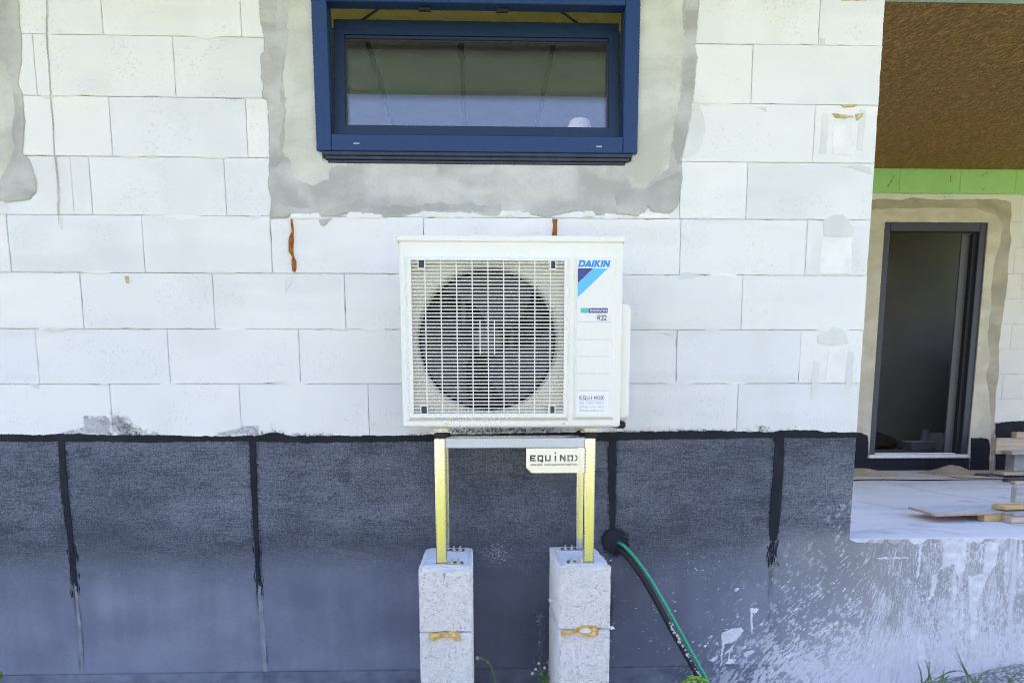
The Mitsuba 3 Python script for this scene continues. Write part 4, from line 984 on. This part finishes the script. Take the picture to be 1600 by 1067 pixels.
for x in (-.165, .468):
    for y in (-.50, -.20):
        add('rubber_foot', tube([(x, y, 1.2325), (x, y, 1.236), (x, y, 1.250), (x, y, 1.254)], [.026, .028, .028, .02], 16), 'rubber', SF, smooth=40)
        add('unit_foot', [cbox(x - .045, x + .045, y - .025, y + .025, 1.2545, 1.259, .002), cbox(x - .032, x + .032, y - .02, y + .02, 1.2595, 1.275, .004), tube([(x, y - .012, 1.2595), (x, y - .012, 1.272)], .009, 8)], 'casing', SF)
pl = Polygon([(.191, 1.1885), (.438, 1.1885), (.438, 1.0855), (.214, 1.0855), (.191, 1.1085)])
cut = logo_strokes(.2075, 1.1345, .213, .0255, .0058).union(sbox(.2095, 1.1180, .2605, 1.1222)).union(sbox(.2675, 1.1180, .4200, 1.1222))
add('sign_plate', extr(pl.difference(cut), -.531, -.5285), 'brushed_plate', None, 'steel plate with cut out EQUINOX letters hanging under the crossbar', 'sign')

# ------------------------------------------------------------------ concrete pillars
def pillar(x0, x1, zj, side, label):
    k = thing('concrete_pillar', label, 'pillar')
    y0, y1 = -.57, -.068
    def blk(z0, z1, s, top):
        m = trimesh.Trimesh(*(lambda q: (q.vertices, q.faces))(cbox(x0, x1, y0, y1, z0, z1, .005)), process=False)
        for _ in range(4): m = m.subdivide_to_size(.022) if _ == 0 else m
        v = m.vertices.copy()
        e = np.stack([np.minimum(v[:, 0] - x0, x1 - v[:, 0]), np.minimum(v[:, 1] - y0, y1 - v[:, 1]), np.minimum(v[:, 2] - z0, z1 - v[:, 2])], 1)
        near = np.clip(1 - np.sort(e, 1)[:, 1] / .012, 0, 1)                      # on an edge two of the distances are small
        wear = near * np.clip((meshkit.fbm(v * 16, 3, s) - .50) * 4, 0, 1) * .011 + near * .0015
        c_ = np.array([(x0 + x1) / 2, (y0 + y1) / 2, (z0 + z1) / 2])
        sgn = np.sign(c_ - v) * (e < .012)
        v += sgn * wear[:, None]
        v += (np.stack([meshkit.fbm(v * 28 + 9 * a, 3, s + a) for a in range(3)], 1) - .5) * .004
        m.vertices = v
        return m
    add('block', blk(zj + .0008, PT - .001, 3 + side, True), 'pillar_concrete', k, smooth=30)
    add('block', blk(-.3, zj - .0008, 13 + side, False), 'pillar_concrete', k, smooth=30)
    cap = rough([(x0 + .025, y0 + .02), (x1 - .022, y0 + .02), (x1 - .018, y1 - .02), (x0 + .022, y1 - .02)], .006, .02, 7 + side, 20.)
    add('cement_bed', prism_z(list(cap.exterior.coords)[:-1], PT - .004, PT + .002), 'cement_cap', k)
    return k
P_L = pillar(-.267, -.040, .408, 0, 'left pillar of two pale concrete blocks under the steel stand')
P_R = pillar(.329, .553, .414, 5, 'right pillar of two pale concrete blocks under the steel stand')
add('cement_smear', plate(rough([(-0.209, 0.686), (-0.109, 0.685), (-0.117, 0.668), (-0.168, 0.666), (-0.195, 0.675)], .004, .006, 6, 60.), -.5695, .002), 'cement_cap', P_L)
add('mould_line', plate(strip([(-0.157, 0.677), (-0.158, 0.641)], [.006, .004], 5, .001), -.5698, .0012), 'groove_dark', P_L)
add('foam', puff(rough([(-0.224, 0.41), (-0.096, 0.412), (-0.094, 0.375), (-0.113, 0.372), (-0.121, 0.387), (-0.162, 0.39), (-0.189, 0.387), (-0.211, 0.371), (-0.225, 0.382)], .005, .006, 3, 60.), -.5705, .016, .007), 'yellow_foam', P_L, 'yellow foam sagging from the joint')
o_ = rough([(0.391, 0.406), (0.418, 0.431), (0.451, 0.436), (0.487, 0.433), (0.504, 0.416), (0.502, 0.396), (0.477, 0.385), (0.433, 0.388), (0.405, 0.397)], .005, .006, 5, 60.)
i_ = Polygon([(0.413, 0.414), (0.432, 0.425), (0.462, 0.425), (0.474, 0.411), (0.457, 0.397), (0.427, 0.4)])
add('foam', puff(o_.difference(i_), -.5705, .016, .007), 'yellow_foam', P_R, 'ring of yellow foam around a pale plug')
add('foam', puff(rough([(0.341, 0.409), (0.371, 0.412), (0.396, 0.409), (0.394, 0.4), (0.366, 0.395), (0.35, 0.384), (0.341, 0.398)], .004, .006, 9, 60.), -.5705, .013, .005), 'yellow_foam', P_R)
add('plug', plate(rough(i_, .003, .006, 4, 50.), -.5705, .006), 'smear_white', P_R)
add('spacer', cbox(.5535, .573, -.56, -.52, .412, .4165, .001), 'threshold_white', P_R)
add('spacer', cbox(.300, .3285, -.42, -.38, .505, .5095, .001), 'threshold_white', P_R)

# ------------------------------------------------------------------ hose and pipe
def on(pts, ys, n=40):
    return curve([(a[0], y, a[1]) for a, y in zip(pts, ys)], n)
gh = [(.672, -.002, .700), (.690, -.050, .697), (.745, -.095, .640), (.855, -.13, .475), (.960, -.15, .290), (1.06, -.165, .11), (1.165, -.18, -.09), (1.19, -.18, -.15)]
add('green_hose', tube(curve(gh, 50), .0082, 12), 'hose_green', None, 'green hose bending out of the plinth down to the ground', 'hose', smooth=60)
bp = [(.668, -.002, .672), (.694, -.048, .660), (.748, -.080, .595), (.844, -.10, .440), (.940, -.12, .265), (1.035, -.13, .10), (1.125, -.14, -.07), (1.16, -.14, -.14)]
cp = curve(bp, 240)
BP = thing('black_pipe', 'black ribbed pipe spattered with mortar, lying under the green hose', 'pipe')
add('conduit', tube(cp, .0135 + .0016 * (np.arange(240) % 3 == 0), 12), 'pipe_black', BP, smooth=60)
crumbs = []
for k in range(70):
    q = cp[int(r.uniform(110, 225))]; s = r.uniform(.002, .006)
    m = trimesh.creation.icosphere(1, 1.0); m.apply_scale([s, s * .6, s * 1.3]); m.apply_translation(q + [.008 + r.normal(0, .004), -.013, r.normal(0, .004)]); crumbs.append(m)
add('mortar_crumbs', crumbs, 'lime', BP, kind='stuff')

# ------------------------------------------------------------------ weeds and grass
def leaf(base, direction, L, w, droop=.3, n=6, lobes=0.0, up=(0, 0, 1)):
    d = np.asarray(direction, float); d /= np.linalg.norm(d)
    s = np.cross(d, up); s = s / (np.linalg.norm(s) + 1e-9)
    nn = np.cross(s, d)
    V = []
    for k in range(n + 1):
        t = k / n
        c_ = np.asarray(base) + d * L * t + nn * (-droop * L * t * t)
        ww = w * math.sin(math.pi * min(1, .08 + .92 * t)) ** .8 * (1 + lobes * math.sin(t * 22)) * .5
        V += [c_ - s * ww + nn * ww * .25, c_, c_ + s * ww + nn * ww * .25]
    F = []
    for k in range(n):
        a = 3 * k
        for b in (0, 1): F += [[a + b, a + b + 1, a + b + 4], [a + b, a + b + 4, a + b + 3]]
    return trimesh.Trimesh(np.array(V), F, process=False)
def ball(c_, s):
    m = trimesh.creation.icosphere(2, s); m.vertices += (meshkit.noise(m.vertices * 260, 3)[:, None] - .5) * s * .5; m.apply_translation(c_); return m

def W2(x, z, y=-.14): return np.array([x, y, z])
K = [(-0.023, 0.163), (0.027, 0.143), (0.057, 0.074), (0.073, -0.023), (0.011, 0.127), (0.092, 0.097)]
wd = thing('flowering_weed', 'thin weed with pale buds growing between the two pillars at the left', 'weed')
add('stem', tube(curve([W2(*K[3]), W2(*K[2]), W2(*K[1]), W2(*K[0])], 20), [.0028] * 20, 6), 'stem_green', wd, smooth=60)
add('leaf', leaf(W2(*K[2]), (.5, -.2, .6), .055, .010), 'leaf_green', wd); add('leaf', leaf(W2(*K[1]), (-.6, -.2, -.5), .03, .008), 'leaf_green', wd)
add('leaf', leaf(W2(*K[2]) - [0, 0, .01], (-.2, -.4, .3), .03, .014), 'leaf_green', wd)
add('bud', ball(W2(*K[0]), .008), 'petal_white', wd); add('bud', ball(W2(*K[0]) + [.012, 0, .001], .008), 'stem_green', wd); add('bud', ball(W2(*K[1]), .007), 'stem_green', wd)
K = [(0.274, 0.139), (0.29, 0.078), (0.303, -0.02), (0.259, 0.11), (0.302, 0.116), (0.243, 0.088)]
wd = thing('flowering_weed', 'weed with several white buds beside the right pillar', 'weed')
st_ = curve([W2(*K[2], -.16), W2(*K[1], -.16), W2(*K[0], -.16)], 16)
add('stem', tube(st_, [.003] * 16, 6), 'stem_green', wd, smooth=60)
for q in (K[0], K[3], K[4], K[5]):
    add('stem', tube([W2(*K[1], -.16), (W2(*K[1], -.16) + W2(*q, -.16)) / 2 + [0, 0, .003], W2(*q, -.16)], .0018, 5), 'stem_green', wd, smooth=60)
    add('bud', ball(W2(*q, -.16), .0068), 'petal_white', wd)
for d_, L_, w_ in (((-.7, -.3, -.3), .04, .010), ((.4, -.4, -.2), .045, .026), ((.7, -.3, .1), .05, .03), ((-.3, -.5, .3), .035, .012)):
    add('leaf', leaf(W2(*K[1], -.16) - [0, 0, .012], d_, L_, w_), 'leaf_green', wd)
wd = thing('dry_sprig', 'small dry sprig standing against the right pillar', 'weed')
K = [(0.326, 0.123), (0.323, 0.035), (0.32, -0.041)]
add('stem', tube([W2(*K[2], -.1), W2(*K[1], -.1), W2(*K[0], -.1)], .0022, 5), 'petal_dry', wd)
add('head', [ball(W2(*K[0], -.1), .007), leaf(W2(*K[0], -.1), (-1, -.2, .1), .03, .006), leaf(W2(*K[0], -.1), (.9, -.2, .3), .02, .006)], 'petal_dry', wd)
wd = thing('leafy_plant', 'bright green leafy plant at the foot of the green hose', 'plant')
K = [(1.025, 0.065)]
rl = np.random.default_rng(12)
for k in range(46):
    a, q_ = k * 2.399, math.sqrt((k + .5) / 46)
    q = np.array([K[0][0] + .062 * q_ * math.cos(a), -.24 + .05 * q_ * math.sin(a), K[0][1] + .012 - .035 * q_ ** 2 + rl.normal(0, .004)])
    add('leaf', leaf(q, (math.cos(a) * (.3 + q_), math.sin(a) * (.3 + q_) - .2, .55 - .3 * q_ + rl.normal(0, .15)), rl.uniform(.016, .026), rl.uniform(.018, .028), .5, 5), 'leaf_bright', wd, smooth=True)
wd = thing('leaf_sprout', 'green sprout at the left edge of the picture by the plinth', 'plant')
K = [(-2.306, 0.079)]
for d_, L_ in (((.2, -.2, 1), .06), ((.6, -.3, .8), .05), ((-.4, -.2, .9), .07), ((-.8, -.1, .5), .06)):
    add('leaf', leaf(np.array([K[0][0], -.12, K[0][1]]), d_, L_, .022), 'leaf_green', wd)
def tuft(base, blades, label):
    k = thing('grass_tuft', label, 'grass')
    for (dx, dz, curv, b0) in blades:
        p0 = np.array([base[0] + b0, base[1], base[2]]); p2 = p0 + [dx, -.04, dz]; p1 = (p0 + p2) / 2 + [-.3 * dx * curv, 0, .3 * abs(dx) * curv + .01]
        c_ = curve([p0, p1, p2], 9)
        w = .0042 * (1 - np.linspace(0, 1, 9) ** 2 * .9)
        side = np.array([.55, -.3, -.5]) if abs(dx) > dz else np.array([1, -.3, 0])
        V = np.vstack([c_ - w[:, None] * side, c_ + w[:, None] * side, c_ + [0, -.0015, .001]])
        F = []
        for q in range(8): F += [[q, q + 1, 19 + q], [q, 19 + q, 18 + q], [9 + q, 18 + q, 19 + q], [9 + q, 19 + q, 10 + q]]
        add('blade', trimesh.Trimesh(V, F, process=False), 'grass_blade', k)
B0 = [(2.166, -0.175), (2.245, -0.178), (2.408, -0.213), (2.609, -0.165)]
tuft((B0[0][0], B0[0][1], .005), [(-.06, .14, .2, 0), (-.03, .16, .3, .03), (-.07, .15, 0, .05), (.10, .03, .6, 0), (.02, .08, .1, .01)], 'left grass tuft in front of the splashed slab edge')
tuft((B0[1][0], B0[1][1], .005), [(.11, .08, .7, 0), (-.02, .11, .2, .02), (.0, .07, .5, .03), (.16, .09, .2, -.05), (.03, .06, .9, .02)], 'grass tuft with curled blades between its two neighbours')
tuft((B0[2][0], B0[2][1], .015), [(-.14, .21, -.2, 0), (-.10, .15, .2, -.03), (.14, .06, .9, .01), (-.15, .08, .4, 0), (.06, .05, .5, 0), (-.03, .06, .3, 0)], 'largest grass tuft with a long leaning blade near the right corner')
tuft((B0[3][0], B0[3][1], 0.), [(.05, .10, .2, 0), (-.03, .05, .3, 0), (.08, .04, .3, 0)], 'small grass tuft on the gravel mound at the right edge')
# gravel
gm = []
for k in range(900):
    x, y = r.uniform(1.7, 3.0), r.uniform(-.5, -.02)
    s = .003 + r.exponential(.004); s = min(s, .018)
    m = trimesh.creation.icosphere(1, 1.0); m.vertices *= r.uniform(.6, 1.2, (len(m.vertices), 1)); m.apply_scale([s, s * r.uniform(.6, 1), s * .6])
    m.apply_translation([x, y, float(ground_z(np.array(x), np.array(y))) + s * .2]); gm.append(m)
add('gravel', gm, 'concrete_grey', None, 'loose gravel on the mound of soil beside the slab edge', 'gravel', kind='stuff')

# ------------------------------------------------------------------ things on the porch
FL = .7125
for k, pts in enumerate(([(3.512, 2.93), (3.522, 2.578), (3.502, 2.16), (3.534, 1.877), (3.511, 1.46)], [(2.643, 1.709), (2.681, 1.39), (2.77, 1.066)], [(2.001, 0.239), (2.301, 0.319), (2.469, 0.123)], [(3.873, 2.729), (4.086, 2.545), (4.429, 2.582)])):
    q = LineString(curve([(a, b) for a, b in pts], 24)).buffer(.009 + .003 * (k % 2), cap_style=2)
    add('floor_crack', prism_z(list(q.exterior.coords)[:-1], .7105, .7128), 'crack', 'porch_floor')
cb = thing('chipboard_panel', 'offcut of grey faced chipboard propped on a wood block near the slab edge', 'board')
q = [(2.547, .512), (3.30, .64), (3.34, 1.00), (2.585, .885)]
add('core', prism_z(q, FL + .040, FL + .0515), 'chipboard_core', cb)
add('face', prism_z([(2.549, .5135), (3.298, .642), (3.338, .998), (2.586, .884)], FL + .0517, FL + .0525), 'chipboard_face', cb)
def lumber(name, p, q_, w, h, m, label, cat='lumber'):
    add(name, bar(p, q_, w, h, .003), m, None, label, cat)
lumber('wood_block', (2.865, .600, FL + .0205), (3.02, .62, FL + .0205), .06, .038, 'wood_yellow', 'yellow pine block under the chipboard panel', 'wood block')
lumber('wood_block', (2.968, .520, FL + .0205), (3.35, .56, FL + .0205), .07, .040, 'wood_pale', 'pale wood block at the right edge, right of the yellow one', 'wood block')
lumber('wood_plank', (2.975, .515, FL + .051), (3.40, .55, FL + .058), .075, .018, 'wood_grey', 'grey plank end lying on the pale wood block')
lumber('wood_block', (3.00, .66, FL + .074), (3.4, .70, FL + .080), .12, .026, 'wood_yellow', 'flat yellow offcut lying on the chipboard at the right edge', 'wood block')
lumber('wood_post', (3.085, .62, FL + .105), (3.085, .62, FL + .20), .06, .05, 'wood_grey', 'short upright wood stub standing on the yellow offcut', 'wood block')
def lum(u, name, z0, z1, y, x1, m, label, dy=.12):
    add(name, cbox(u, x1, y, y + dy, z0, z1, .004), m, None, label, 'lumber')
lum(4.87, 'timber_beam', .925, 1.075, 3.70, 6.2, 'wood_pale', 'thick pale timber beam in the stack beside the doorway', .10)
lum(5.02, 'concrete_offcut', FL + .055, .925, 3.64, 6.0, 'concrete_grey', 'grey concrete offcut carrying the timber beam', .14)
lum(4.93, 'wood_plank', .9255, .962, 3.55, 6.1, 'wood_grey', 'lilac grey plank lying along the front of the timber beam', .14)
lum(4.84, 'wood_plank', FL + .0255, FL + .052, 3.50, 6.0, 'wood_pale', 'pale plank at the bottom of the stack', .18)
lum(4.74, 'wood_plank', FL + .0005, FL + .0245, 3.58, 6.0, 'wood_dark', 'dark board lying flat under the whole stack', .22)
lum(5.06, 'wood_plank', 1.0755, 1.13, 3.71, 6.2, 'wood_pale', 'upper pale plank on top of the timber beam', .08)
lum(4.52, 'wood_plank', FL + .0005, FL + .028, 2.84, 5.6, 'wood_pale', 'bare pale lath lying alone on the floor in front of the stack', .07)
lum(4.62, 'wood_plank', FL + .0005, FL + .03, 3.10, 5.6, 'wood_dark', 'dark lath lying behind the bare pale lath', .08)
def heap(cx_, cy_, rx, ry, h, s):
    n = 22; t = np.linspace(0, 2 * np.pi, n, endpoint=False); V = [(cx_, cy_, FL + h)]; F = []
    for ri, rr in enumerate((.25, .5, .75, 1.0)):
        for k in range(n):
            w = 1 + .25 * (meshkit.fbm(np.array([math.cos(t[k]) * 2, math.sin(t[k]) * 2, s]), 3, s) - .5)
            V.append((cx_ + rx * rr * w * math.cos(t[k]), cy_ + ry * rr * w * math.sin(t[k]), FL + .0005 + h * (1 - rr) ** 1.3 * (1 + .3 * math.sin(3 * t[k] + s))))
    F += [[0, 1 + k, 1 + (k + 1) % n] for k in range(n)]
    for ri in range(3):
        for k in range(n):
            a, b = 1 + ri * n + k, 1 + ri * n + (k + 1) % n
            F += [[a, a + n, b + n], [a, b + n, b]]
    return trimesh.Trimesh(np.array(V), F, process=False)
add('sand_heap', heap(4.68, 4.10, .30, .28, .085, 3), 'sand', None, 'low heap of sand under the right end of the threshold', 'sand heap', smooth=True)
add('sand_heap', heap(3.78, 4.12, .36, .36, .055, 7), 'sand', None, 'low heap of sand behind the wall corner, left of the doorway', 'sand heap', smooth=True)
add('cardboard_scrap', bar((4.42, 3.62, FL + .012), (4.86, 3.60, FL + .004), .16, .006, .002), 'wood_pale', None, 'flat scrap of board on the floor in front of the sand heap', 'scrap')
add('floor_cable', tube(curve([(2.2, 3.36, FL + .006), (3.39, 3.327, FL + .006), (3.6, 3.34, FL + .007), (3.80, 3.302, FL + .006), (4.3, 3.32, FL + .004), (4.9, 3.30, FL + .004)], 40), .0055, 6), 'rubber', None, 'thin black cable lying across the back of the porch floor', 'cable')
